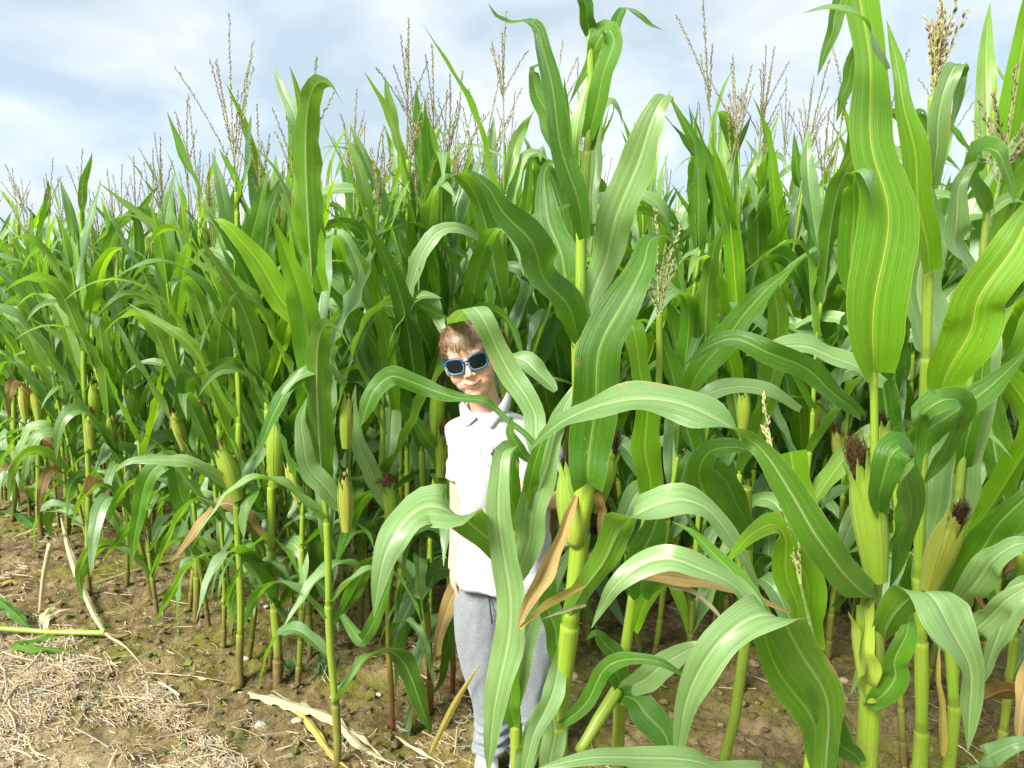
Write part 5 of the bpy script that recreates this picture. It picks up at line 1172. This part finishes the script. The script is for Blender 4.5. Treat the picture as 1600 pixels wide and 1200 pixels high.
#@@BOY@@
# ================================================================== the boy
YB = 2.20
BR = np.random.RandomState(8)
PX = mpp(YB) * 1.0
def skin_mat():
    m, t, N_, L_ = mat('skin')
    out = N_('ShaderNodeOutputMaterial'); pb = N_('ShaderNodeBsdfPrincipled'); L_(pb.outputs[0], out.inputs[0])
    at = N_('ShaderNodeVertexColor'); at.layer_name = 'Col'
    tco = N_('ShaderNodeTexCoord'); nz = N_('ShaderNodeTexNoise'); nz.inputs['Scale'].default_value = 45; nz.inputs['Detail'].default_value = 4
    L_(tco.outputs['Object'], nz.inputs['Vector']); vr = ramp(N_, [(0.3, (.93, .92, .92)), (0.7, (1.06, 1.05, 1.05))]); L_(nz.outputs['Fac'], vr.inputs[0])
    L_(mixc(N_, L_, 1.0, at.outputs[0], vr.outputs[0], 'MULTIPLY'), pb.inputs['Base Color'])
    pb.inputs['Roughness'].default_value = 0.48; pb.inputs['Subsurface Weight'].default_value = 0.25
    pb.inputs['Subsurface Radius'].default_value = (1.0, 0.35, 0.2); pb.inputs['Subsurface Scale'].default_value = 0.006
    return m
SKIN = skin_mat()
boy = thing('person', 'boy in blue-rimmed sunglasses, white polo shirt and grey joggers peeking out of the corn', 'boy', (Q(775, 1200, YB).x, YB, 0))
bo = np.array(boy.location)
def BQ(px, py, Y): return np.array(Q(px, py, Y))
def ball(mb, c, r, M=None, seg=16):
    th = np.linspace(0, math.pi, seg // 2 + 1)[1:-1]; ph = np.arange(seg) / seg * 2 * math.pi
    P = [(0, 0, 1)] + [(math.sin(a) * math.cos(b), math.sin(a) * math.sin(b), math.cos(a)) for a in th for b in ph] + [(0, 0, -1)]
    P = np.array(P) * np.asarray(r, float)
    if M is not None: P = P @ M.T
    P = P + np.asarray(c)
    n = len(th); fs = [(0, 1 + j, 1 + (j + 1) % seg) for j in range(seg)]
    for i in range(n - 1):
        for j in range(seg): a = 1 + i * seg + j; b = 1 + i * seg + (j + 1) % seg; fs.append((a, a + seg, b + seg, b))
    l = 1 + n * seg; fs += [(l, 1 + (n - 1) * seg + (j + 1) % seg, 1 + (n - 1) * seg + j) for j in range(seg)]
    mb.add(P, fs)
def limb(mb, pts, rs, n=None, seg=18):
    n = n or 6 * len(pts)
    Rw = catmull([list(p) + [r] for p, r in zip(pts, rs)], n)
    v, f, uv = tube(Rw[:, :3], Rw[:, 3], seg); mb.add(v, f)
    ball(mb, Rw[0, :3], (Rw[0, 3],) * 3, None, seg); ball(mb, Rw[-1, :3], (Rw[-1, 3],) * 3, None, seg)
# head frame: x right of the picture, y away from the camera, z up, tilted in the picture plane
TIL = rad(15); YAW = rad(6); NOD = rad(4)
Rt = np.array(Matrix.Rotation(-TIL, 3, 'Y') @ Matrix.Rotation(-YAW, 3, 'Z') @ Matrix.Rotation(NOD, 3, 'X'))
if (Rt @ np.array([0, 0, 1.]))[0] > 0: Rt = np.array(Matrix.Rotation(TIL, 3, 'Y') @ Matrix.Rotation(-YAW, 3, 'Z') @ Matrix.Rotation(NOD, 3, 'X'))
HC = BQ(735, 558, YB)
def H(x, y, z): return HC + Rt @ np.array([x, y, z])
hb = MB()
def hball(x, y, z, rx, ry, rz, extra=None, seg=20):
    M = Rt if extra is None else Rt @ extra
    ball(hb, H(x, y, z), (rx, ry, rz), M, seg)
hball(0, .012, .040, .073, .090, .073)          # cranium
hball(0, -.008, .030, .066, .076, .066)         # forehead
hball(0, -.010, -.025, .067, .071, .070)        # face
hball(0, -.018, -.063, .052, .059, .050)        # jaw
hball(0, -.060, -.094, .021, .018, .015)        # chin
hball(0, -.048, -.080, .038, .030, .029)
for s in (-1, 1):
    hball(s * .036, -.050, -.040, .026, .026, .025)   # cheeks
    hball(s * .028, -.052, -.060, .024, .024, .022)
    hball(s * .026, -.068, .022, .022, .012, .008)    # brow
    hball(s * .072, .010, -.016, .008, .019, .030, np.array(Matrix.Rotation(s * .35, 3, 'Z') @ Matrix.Rotation(-.15, 3, 'X')))
    hball(s * .076, .012, .002, .006, .016, .014)
    hball(s * .0115, -.084, -.036, .0072, .0075, .0058)
hball(0, -.034, -.055, .052, .050, .046)
hball(0, -.052, -.052, .040, .033, .030)
limb(hb, [H(0, -.074, .008), H(0, -.082, -.012), H(0, -.090, -.030)], [.0080, .0085, .0095], 10, 14)
hball(0, -.094, -.033, .0090, .0075, .0075)
for a in np.linspace(-1, 1, 13):
    x = a * .024; zc = -.064 + .0055 * a * a; yc = -.0835 + .011 * a * a
    th = .0042 * (1 - .55 * a * a)
    hball(x, yc, zc + .0035, .0040, .0045, th * .8, seg=10); hball(x, yc - .0005, zc - .0045, .0040, .0048, th, seg=10)
# neck, trunk, arms, hands, legs as one figure
neck0 = BQ(764, 655, YB + .03); 
limb(hb, [H(0, .022, -.055), (H(0, .022, -.055) + neck0) / 2 + [0, .002, 0], neck0], [.047, .044, .050])
limb(hb, [BQ(764, 655, YB + .03), BQ(778, 720, YB + .01), BQ(784, 820, YB), BQ(790, 910, YB), BQ(790, 945, YB)], [.055, .082, .078, .074, .066], 30)
limb(hb, [BQ(728, 684, YB + .02), BQ(772, 662, YB + .02), BQ(834, 682, YB + .02)], [.022, .040, .022])
def arm(P, Rr): limb(hb, P, Rr, 30)
LW = BQ(709, 884, YB - .01)
arm([BQ(724, 686, YB + .02), BQ(717, 740, YB + .035), BQ(716, 800, YB + .03), BQ(715, 840, YB + .01), LW], [.030, .028, .025, .024, .0175])
RW = BQ(828, 772, YB - .15)
arm([BQ(838, 688, YB + .02), BQ(862, 730, YB + .01), BQ(872, 776, YB - .02), BQ(852, 778, YB - .09), RW], [.031, .030, .028, .026, .018])
def hand(wp, fwd, nrm, side, curl):
    """palm from wrist wp along fwd; nrm leaves the back of the hand; side points to the thumb"""
    fwd, nrm, side = norm(np.array(fwd, float)), norm(np.array(nrm, float)), None if side is None else norm(np.array(side, float))
    nrm = norm(nrm - (nrm @ fwd) * fwd); side = norm(side - (side @ fwd) * fwd - (side @ nrm) * nrm)
    M = np.stack([side, nrm, fwd], -1)
    ball(hb, wp + fwd * .034, (.031, .013, .040), M, 16)
    for k, (off, l) in enumerate(((.022, .050), (.0075, .056), (-.0075, .052), (-.0215, .042))):
        p = wp + fwd * (.062 - .004 * abs(k - 1)) + side * off; d = fwd.copy(); pts = [p - fwd * .012]; a = 0
        for sgm in (.42, .32, .26):
            pts.append(p.copy()); a += curl * (0.6 + .25 * k); p = p + (fwd * math.cos(a) - nrm * math.sin(a)) * l * sgm * 1.05
        pts.append(p); limb(hb, pts, [.0062, .0062, .0058, .0054, .0046], 16, 10)
    p0 = wp + fwd * .018 + side * .020
    limb(hb, [p0, p0 + side * .014 + fwd * .014 - nrm * .006, p0 + side * .018 + fwd * .032 - nrm * .012, p0 + side * .014 + fwd * .048 - nrm * .018], [.0095, .0080, .0068, .0055], 14, 10)
hand(LW, (.02, -.05, -1), (-1, -.25, 0), (.15, -1, 0), .42)
hand(RW, (-1, -.30, .12), (0, -.9, .35), (0, .3, 1), .55)
for s, K in (((-1, [(762, 940), (752, 1040), (764, 1165)])), (1, [(828, 940), (840, 1045), (822, 1165)])):
    a, b, c_ = K; limb(hb, [BQ(*a, YB), BQ(*b, YB - .01), BQ(*c_, YB - .02)], [.050, .036, .026], 24)
body = new_mesh('body', np.array(hb.v) - bo, hb.f)
def remesh(me, vox, smooth_it, fac=.5, name='body'):
    o = bpy.data.objects.new('tmp', me); COL.objects.link(o)
    m = o.modifiers.new('r', 'REMESH'); m.mode = 'VOXEL'; m.voxel_size = vox; m.use_smooth_shade = True
    s = o.modifiers.new('s', 'SMOOTH'); s.iterations = smooth_it; s.factor = fac
    dg = bpy.context.evaluated_depsgraph_get(); me2 = bpy.data.meshes.new_from_object(o.evaluated_get(dg)); me2.name = name
    bpy.data.objects.remove(o); return me2
bm2 = remesh(body, .0024, 6)
nv = len(bm2.vertices); co = np.zeros(nv * 3, dtype=np.float32); bm2.vertices.foreach_get('co', co); co = co.reshape(-1, 3)
hl = (co + bo - HC) @ Rt                       # head coordinates
colr = np.tile(np.array([0.66, 0.42, 0.30]), (nv, 1))
def paint(c, r, col_, k):
    global colr
    d = np.sqrt((((hl - np.array(c)) / np.array(r)) ** 2).sum(1)); w_ = np.clip(1.35 - d, 0, 1)[:, None] * k; colr = colr * (1 - w_) + np.array(col_) * w_
for s in (-1, 1): paint((s * .042, -.07, -.045), (.022, .03, .018), (.66, .30, .22), .35)
paint((0, -.10, -.034), (.012, .012, .01), (.62, .30, .2), .3)
for a in np.linspace(-1, 1, 15): paint((a * .022, -.083 + .010 * a * a, -.0640 + .0055 * a * a), (.0042, .012, .0062 * (1 - .45 * abs(a))), (.50, .17, .14), .6)
for s in (-1, 1): paint((s * .008, -.094, -.0425), (.003, .006, .002), (.16, .06, .04), .8)
ca = bm2.color_attributes.new('Col', 'FLOAT_COLOR', 'POINT'); c4 = np.ones((nv, 4), dtype=np.float32); c4[:, :3] = colr; ca.data.foreach_set('color', c4.ravel())
bm2.materials.clear(); bm2.materials.append(SKIN); bm2.polygons.foreach_set('use_smooth', [True] * len(bm2.polygons))
link('body', bm2, boy)
# mouth line: the dark seam between closed lips
a = np.linspace(-1, 1, 15)
mp = np.array([H(x * .0265, -.0886 + .0125 * x * x, -.0645 + .0085 * x * x) for x in a]) - bo
v, f, uv = tube(mp, .0011 * (1 - .7 * a ** 2) + .0002, 6)
MOUTHM = attr_material('lip_seam', .6, .1, 50)
link('mouth_line', new_mesh('mouth_line', v, f, MOUTHM, uv, [(.12, .03, .03)] * len(v)), boy)

# hair: strands combed forward from the crown, short fringe
def strand(p0, d0, l, w_, bend, col_, mb, n=6):
    t = np.linspace(0, 1, n)[:, None]
    P = p0 + d0 * t * l + bend * t ** 2 * l
    Pn = P.copy()
    q = (P - HC) @ Rt - np.array([0, .010, .036]); rr_ = np.sqrt(((q / np.array([.0785, .094, .080])) ** 2).sum(1))
    k = np.where(rr_ < 1.0, 1.0 / rr_, 1.0)[:, None]
    q2 = np.where((q[:, 2:3] > -.05), q * k, q); Pn = (q2 + np.array([0, .010, .036])) @ Rt.T + HC
    T = tangents(Pn); out = norm(Pn - HC); A = norm(np.cross(T, out))
    W = w_ * (1 - .8 * t[:, 0] ** 2)
    v, f, uv = ribbon(Pn - bo, A, W, 0, 0, 0, np.array([-1, 1.])); mb.add(v, f, uv, col_)
hm = MB(); crown = np.array([.012, .055, .100])
for k in range(6400):
    u = BR.rand() * 6.283; ph = math.acos(BR.uniform(-.25, 1.0))
    d = np.array([math.sin(ph) * math.cos(u), math.sin(ph) * math.sin(u), math.cos(ph)])
    p = np.array([0, .010, .036]) + d * np.array([.073, .090, .075])
    front = p[1] < -.03
    if front and p[2] < .064 + .006 * math.sin(u * 5): continue
    if p[1] < .0 and p[2] < .020: continue
    if p[2] < -.03 - 0.0 * p[1]: continue
    away = norm(p - crown); nrm_ = norm(d)
    tg = away - (away @ nrm_) * nrm_
    if np.linalg.norm(tg) < 1e-3: tg = np.array([0, -1, 0.])
    tg = norm(norm(tg) + np.array([.45 if p[2] > .05 else .25, -.50 if p[2] > .03 else .0, .05])); tg = norm(tg - (tg @ nrm_) * nrm_)
    cl_ = vnoise(p[0] * 90 + 3, p[1] * 90, p[2] * 90) * 1.5; tg = norm(tg + np.cross(nrm_, tg) * cl_)
    ln_ = BR.uniform(.028, .050) if p[2] > .03 else BR.uniform(.012, .022)
    if front: ln_ = BR.uniform(.018, .038)
    lift = BR.uniform(.12, .75) if p[2] > .06 else BR.uniform(.10, .42)
    P0 = HC + Rt @ p; D0 = Rt @ norm(tg + nrm_ * lift); bend = Rt @ (-nrm_ * lift * .9 + np.array([BR.normal(0, .15), 0, -.25 if front else -.1]))
    g = BR.rand(); base = np.array([.17, .098, .050]) if g < .5 else (np.array([.32, .20, .105]) if g < .8 else np.array([.07, .038, .020]))
    strand(P0, D0, ln_, BR.uniform(.0007, .0017), bend, base * BR.uniform(.6, 1.1), hm)
ball(hm, HC + Rt @ np.array([0, .018, .046]), (.0735, .0885, .0725), Rt, 28)
hc = hm.mesh('hair', attr_material('hair_brown', .45, .15, 200)); cv = np.zeros(len(hc.vertices) * 3, dtype=np.float32); hc.vertices.foreach_get('co', cv)
nb_ = len(hm.v); capn = 28 * 13 + 2
cols = np.array(hm.c); cols[-capn:] = (.035, .018, .010); c4 = np.ones((nb_, 4), dtype=np.float32); c4[:, :3] = cols; hc.color_attributes['Col'].data.foreach_set('color', c4.ravel())
capv = np.array(hm.v[-capn:]); ql = (capv - HC) @ Rt
# cap vertices live in world space: bring to the figure and lift the hairline
capv2 = capv - bo; low = (ql[:, 2] < .055) & (ql[:, 1] < .0); capv2[low] += (Rt @ np.array([0, .012, .0]))
allv = cv.reshape(-1, 3); allv[-capn:] = capv2; hc.vertices.foreach_set('co', allv.ravel()); hc.update()
link('hair', hc, boy)

# sunglasses
def plain(name, c, rough, spec=.5, metal=0, coat=0):
    m, t, N_, L_ = mat(name); out = N_('ShaderNodeOutputMaterial'); pb = N_('ShaderNodeBsdfPrincipled'); L_(pb.outputs[0], out.inputs[0])
    nz = N_('ShaderNodeTexNoise'); nz.inputs['Scale'].default_value = 60; r = ramp(N_, [(0.3, tuple(x * .9 for x in c)), (0.7, tuple(min(1, x * 1.1) for x in c))]); L_(nz.outputs[0], r.inputs[0]); L_(r.outputs[0], pb.inputs['Base Color'])
    pb.inputs['Roughness'].default_value = rough; pb.inputs['Specular IOR Level'].default_value = spec; pb.inputs['Coat Weight'].default_value = coat
    return m
BLUE = plain('blue_plastic', (.008, .095, .23), .35); PALEB = plain('pale_blue_plastic', (.12, .28, .42), .35); LENS = plain('dark_lens', (.006, .008, .012), .12, .35)
def rim(s, k):
    th = np.linspace(0, 2 * math.pi, 40, endpoint=False); p = 3.0
    cx = np.sign(np.cos(th)) * np.abs(np.cos(th)) ** (2 / p); sz = np.sign(np.sin(th)) * np.abs(np.sin(th)) ** (2 / p)
    x = s * .0335 + cx * .0245 * k * (1 + .06 * sz); z = -.003 + sz * .0195 * k + s * cx * .001
    y = -.092 + .22 * (np.abs(x)) ** 1 * .28 + 3.0 * x ** 2
    return np.stack([x, y, z], -1)
sg = link('sunglasses', None, boy) if False else bpy.data.objects.new('sunglasses', None); COL.objects.link(sg) if sg.name not in COL.objects else None; sg.parent = boy
fb = MB()
for s in (-1, 1):
    o_r, i_r = rim(s, 1.17), rim(s, .95); n = 40
    V = np.concatenate([o_r + [0, 0, 0], i_r + [0, -.0008, 0], i_r + [0, .004, 0], o_r + [0, .004, 0]])
    V = np.array([H(*q) for q in V]) - bo
    fs = [((a % 4) * n + j, (a % 4) * n + (j + 1) % n, ((a + 1) % 4) * n + (j + 1) % n, ((a + 1) % 4) * n + j) for a in range(4) for j in range(n)]
    if s > 0: fs = [q[::-1] for q in fs]
    fb.add(V, fs)
v, f, uv = tube(np.array([H(-.0085, -.0905, .0045), H(0, -.094, .0070), H(.0085, -.0905, .0045)]) - bo, [.0032, .0028, .0032], 8); fb.add(v, f)
fo = link('frame', fb.mesh('frame', BLUE), sg)
for s in (-1, 1):
    r0 = rim(s, .99); V = [H(*(r0.mean(0) + [0, -.0012, 0]))] + [H(*(q + [0, .001, 0])) for q in r0]; V = np.array(V) - bo
    fs = [(0, 1 + j, 1 + (j + 1) % 40) for j in range(40)]
    link('lens', new_mesh('lens', V, fs, LENS, [(0, 0)] * len(V)), sg)
    P = np.array([H(s * .0600, -.072, .006), H(s * .0690, -.056, .006), H(s * .0785, -.01, .006), H(s * .079, .02, .000)]) - bo
    v, f, uv = tube(catmull(P, 14), [.0038] * 14, 8); link('temple', new_mesh('temple', v, f, BLUE, uv), sg)
    q = MB()
    r1, r2 = rim(s, 1.06), rim(s, .99); sel = [j for j in range(40) if r1[j][2] < .003]
    C = np.array([H(*(r1[j] * .5 + r2[j] * .5 + np.array([0, -.0012, 0]))) for j in sorted(sel, key=lambda j: (j - 14) % 40)]) - bo
    v, f, uv = tube(C, .0012, 6); link('rim_edge', new_mesh('rim_edge', v, f, PALEB, uv), sg)

# clothes
def cloth_mat(name, c, var, scale, rough=.85):
    m, t, N_, L_ = mat(name); out = N_('ShaderNodeOutputMaterial'); pb = N_('ShaderNodeBsdfPrincipled'); L_(pb.outputs[0], out.inputs[0])
    tco = N_('ShaderNodeTexCoord'); mp_ = N_('ShaderNodeMapping'); mp_.inputs['Scale'].default_value = (scale * .25, scale * .25, scale); L_(tco.outputs['Object'], mp_.inputs[0])
    nz = N_('ShaderNodeTexNoise'); nz.inputs['Scale'].default_value = 1; nz.inputs['Detail'].default_value = 5; nz.inputs['Roughness'].default_value = .7; L_(mp_.outputs[0], nz.inputs['Vector'])
    r = ramp(N_, [(.3, tuple(x * (1 - var) for x in c)), (.7, tuple(min(.9, x * (1 + var)) for x in c))]); L_(nz.outputs[0], r.inputs[0]); L_(r.outputs[0], pb.inputs['Base Color'])
    pb.inputs['Roughness'].default_value = rough; pb.inputs['Sheen Weight'].default_value = .25; pb.inputs['Specular IOR Level'].default_value = .25
    bp = N_('ShaderNodeBump'); bp.inputs['Strength'].default_value = .5; bp.inputs['Distance'].default_value = .0012; L_(nz.outputs[0], bp.inputs['Height']); L_(bp.outputs[0], pb.inputs['Normal'])
    return m
WHITE = cloth_mat('white_polo_cotton', (.44, .45, .475), .06, 260); GREY = cloth_mat('grey_marl_jersey', (.20, .225, .24), .24, 330); NAVY = plain('navy_zip', (.012, .018, .05), .6); BUTTON = plain('pearl_button', (.75, .75, .78), .25)
def loft(rings, seg=72, n=60):
    """rings: (px_left, px_right, py, Y, half depth)"""
    Rw = catmull([[(l + r) / 2, py, Y * 100, (r - l) / 2, dp * 100] for l, r, py, Y, dp in rings], n); V = []
    th = np.arange(seg) / seg * 2 * math.pi; sq = 2.4
    cx = np.sign(np.cos(th)) * np.abs(np.cos(th)) ** (2 / sq); sy = np.sign(np.sin(th)) * np.abs(np.sin(th)) ** (2 / sq)
    for cxp, py, Y, hw, dp in Rw:
        c_ = BQ(cxp, py, Y / 100); V.append(np.stack([c_[0] + cx * hw * PX, c_[1] + sy * dp / 100, np.full(seg, c_[2])], -1))
    V = np.concatenate(V); fs = [(i * seg + j, i * seg + (j + 1) % seg, (i + 1) * seg + (j + 1) % seg, (i + 1) * seg + j) for i in range(n - 1) for j in range(seg)]
    return V, fs
def folds(V, c0, amp, sx_, sz_, seed=0):
    d = norm((V - c0) * np.array([1, 1, 0])); k = fbm(V[:, 0] * sx_ + seed, V[:, 1] * sx_, V[:, 2] * sz_, 3)
    k = np.sign(k) * np.abs(k) ** .8
    return V + d * (k * amp)[:, None]
sb = MB()
V, fs = loft([(748, 782, 640, YB + .02, .050), (736, 794, 645, YB + .02, .062), (716, 818, 653, YB + .02, .074), (703, 842, 664, YB + .015, .082), (703, 854, 684, YB + .01, .092), (713, 858, 725, YB, .104), (717, 862, 790, YB, .106), (716, 866, 850, YB, .108), (716, 870, 895, YB, .112), (717, 870, 906, YB, .112)])
V = folds(V, BQ(785, 780, YB), .024, 15, 5, 3); V = folds(V, BQ(785, 780, YB), .010, 34, 20, 8)
sb.add(V - bo, fs)
def sleeve(P, Rr, seed):
    Rw = catmull([list(p) + [r] for p, r in zip(P, Rr)], 30); v, f, uv = tube(Rw[:, :3], Rw[:, 3], 40, cap=False)
    v = v + norm(v - np.repeat(Rw[:, :3], 40, axis=0)) * (fbm(v[:, 0] * 30 + seed, v[:, 1] * 30, v[:, 2] * 22, 3) * .010)[:, None]; sb.add(v - bo, f)
sleeve([BQ(733, 676, YB + .02), BQ(724, 690, YB + .022), BQ(720, 718, YB + .03), BQ(719, 746, YB + .035)], [.028, .039, .037, .039], 1)
sleeve([BQ(826, 676, YB + .02), BQ(842, 690, YB + .02), BQ(856, 716, YB + .01), BQ(866, 745, YB + .0)], [.030, .046, .046, .048], 5)
sh = link('shirt', sb.mesh('shirt', WHITE), boy); md = sh.modifiers.new('thickness', 'SOLIDIFY'); md.thickness = .0025; md.offset = 1
# hem and cuffs as stitched bands
def band(ringpts, r, name, m, parent):
    P = np.array(list(ringpts) + [ringpts[0]]); v, f, uv = tube(P, r, 6, cap=False); return link(name, new_mesh(name, v, f, m, uv), parent)
Vr = V.reshape(60, 72, 3)
# collar: a stand round the back of the neck, and two pointed wings in front
a_ = np.radians(np.linspace(-30, 210, 26)); bs = BQ(759, 640, YB + .018)
stand = np.concatenate([np.stack([bs[0] + np.cos(a_) * .058 * k, bs[1] + np.sin(a_) * .056 * k, bs[2] + zz_ + .012 * np.sin(a_)], -1) for k, zz_ in ((.92, -.02), (.95, .012), (1.02, .018), (1.14, -.016))])
fs = [(r_ * 26 + j_, r_ * 26 + j_ + 1, (r_ + 1) * 26 + j_ + 1, (r_ + 1) * 26 + j_) for r_ in range(3) for j_ in range(25)]
link('collar_stand', new_mesh('collar_stand', stand - bo, fs, WHITE), boy)
def front_y(px, py):
    """front surface of the shirt under a photo point"""
    q = BQ(px, py, YB - .08); d = (V[:, 0] - q[0]) ** 2 + (V[:, 2] - q[2]) ** 2 + (V[:, 1] > YB) * 9
    w_ = np.exp(-d / .00008); return float((V[:, 1] * w_).sum() / w_.sum())
rows = []
for i, py in enumerate(np.linspace(654, 712, 14)):
    cx = 747 + (py - 658) * .02; y = front_y(cx, py) - .0020
    for dxp in (-6, -5, 0, 5, 6): rows.append(BQ(cx + dxp, py, y + (.004 if abs(dxp) == 6 else 0)) - bo)
fs = [(i * 5 + j, i * 5 + j + 1, (i + 1) * 5 + j + 1, (i + 1) * 5 + j) for i in range(13) for j in range(4)]
link('placket', new_mesh('placket', rows, fs, WHITE), boy)
for py in (664, 685, 706):
    m2 = MB(); y = front_y(747, py) - .0028; ball(m2, BQ(747.5, py, y) - bo, (.0045, .0010, .0045), None, 14); link('button', m2.mesh('button', BUTTON), boy)
for inner, outer in (([(724, 626), (729, 635), (735, 642), (741, 648), (746, 653)], [(718, 632), (719, 644), (721, 654), (725, 662), (729, 668)]),
                     ([(792, 612), (784, 628), (773, 641), (761, 649), (749, 654)], [(799, 620), (796, 636), (788, 650), (778, 660), (767, 669)])):
    rows = []
    I_ = catmull([[a, b, 0] for a, b in inner], 12); O_ = catmull([[a, b, 0] for a, b in outer], 12)
    for a in range(12):
        for u in (0, .33, .66, 1):
            p = I_[a] * (1 - u) + O_[a] * u
            y = YB + .012 - .062 * math.sqrt(max(0, 1 - ((p[0] - 758) / 46) ** 2)) - .010 * math.sin(u * 2.2) - .004
            rows.append(BQ(p[0], p[1], min(y, front_y(p[0], max(p[1], 650)) - .006)) - bo)
    fs = [(i * 4 + j, i * 4 + j + 1, (i + 1) * 4 + j + 1, (i + 1) * 4 + j) for i in range(11) for j in range(3)]
    o = link('collar', new_mesh('collar', rows, fs, WHITE), boy); m_ = o.modifiers.new('t', 'SOLIDIFY'); m_.thickness = .003; m_.offset = 0
# joggers
tb_ = MB()
def tlimb(P, Rr, nn=40):
    Rw = catmull([list(p) + [r] for p, r in zip(P, Rr)], nn); v, f, uv = tube(Rw[:, :3], Rw[:, 3], 32); tb_.add(v, f)
tlimb([BQ(755, 905, YB), BQ(752, 950, YB), BQ(757, 1030, YB - .01), BQ(765, 1100, YB - .01), BQ(768, 1145, YB - .02), BQ(766, 1172, YB - .03)], [.074, .080, .068, .056, .052, .046])
tlimb([BQ(830, 905, YB), BQ(832, 950, YB), BQ(830, 1030, YB - .01), BQ(822, 1100, YB), BQ(818, 1145, YB), BQ(816, 1175, YB - .01)], [.070, .078, .068, .058, .054, .046])
tlimb([BQ(764, 908, YB), BQ(792, 925, YB + .01), BQ(824, 908, YB)], [.085, .098, .085], 20)
ball(tb_, BQ(765, 1160, YB - .03), (.052, .055, .020), None, 20); ball(tb_, BQ(817, 1165, YB - .01), (.052, .055, .020), None, 20)
tm = remesh(new_mesh('t', np.array(tb_.v) - bo, tb_.f), .0042, 8, .5, 'trousers')
nv = len(tm.vertices); co = np.zeros(nv * 3, dtype=np.float32); tm.vertices.foreach_get('co', co); co = co.reshape(-1, 3).astype(float); no = np.zeros(nv * 3, dtype=np.float32); tm.vertices.foreach_get('normal', no); no = no.reshape(-1, 3)
z = co[:, 2]; zc = BQ(765, 1150, YB)[2]
k = fbm(co[:, 0] * 11, co[:, 1] * 11, z * 5.5, 3) * .020
ank = np.exp(-((z - zc) / .06) ** 2)
k = k + ank * .010 * np.sin(z * 210 + 3 * fbm(co[:, 0] * 12, co[:, 1] * 12, z * 4, 2))
co = co + no * k[:, None]; tm.vertices.foreach_set('co', co.astype(np.float32).ravel()); tm.materials.clear(); tm.materials.append(GREY)
tm.polygons.foreach_set('use_smooth', [True] * len(tm.polygons)); tm.update()
link('trousers', tm, boy)
m2 = MB(); P = [BQ(764, 930, YB - .085) - bo, BQ(766, 950, YB - .089) - bo, BQ(769, 974, YB - .086) - bo]; v, f, uv = tube(catmull(P, 8), .0022, 8); link('pocket_zip', new_mesh('pocket_zip', v, f, NAVY, uv), boy)
# trainers
SHOE = plain('white_trainer', (.68, .68, .66), .5); SOLE = plain('trainer_sole', (.5, .5, .48), .7)
for px, yy in ((760, YB - .05), (815, YB - .02)):
    x = BQ(px, 1190, yy)[0]; q = MB(); gz = ghf(x, yy) + .002
    Rw = [(x, yy + .07, gz + .045, .033), (x, yy + .03, gz + .055, .036), (x, yy - .03, gz + .045, .036), (x, yy - .09, gz + .035, .034), (x, yy - .125, gz + .028, .022)]
    Rw = catmull(Rw, 24); v, f, uv = tube(Rw[:, :3], Rw[:, 3], 20); v[:, 2] = np.maximum(v[:, 2], gz + .018); q.add(v - bo, f); so = link('trainer', q.mesh('trainer', SHOE), boy)
    v2, f2, uv2 = tube(Rw[:, :3] * [1, 1, 0] + [0, 0, gz + .010], Rw[:, 3] * 1.06, 20); v2[:, 2] = gz + .010 + np.clip(v2[:, 2] - gz - .010, -.010, .010); link('sole', new_mesh('sole', v2 - bo, f2, SOLE, uv2), so)
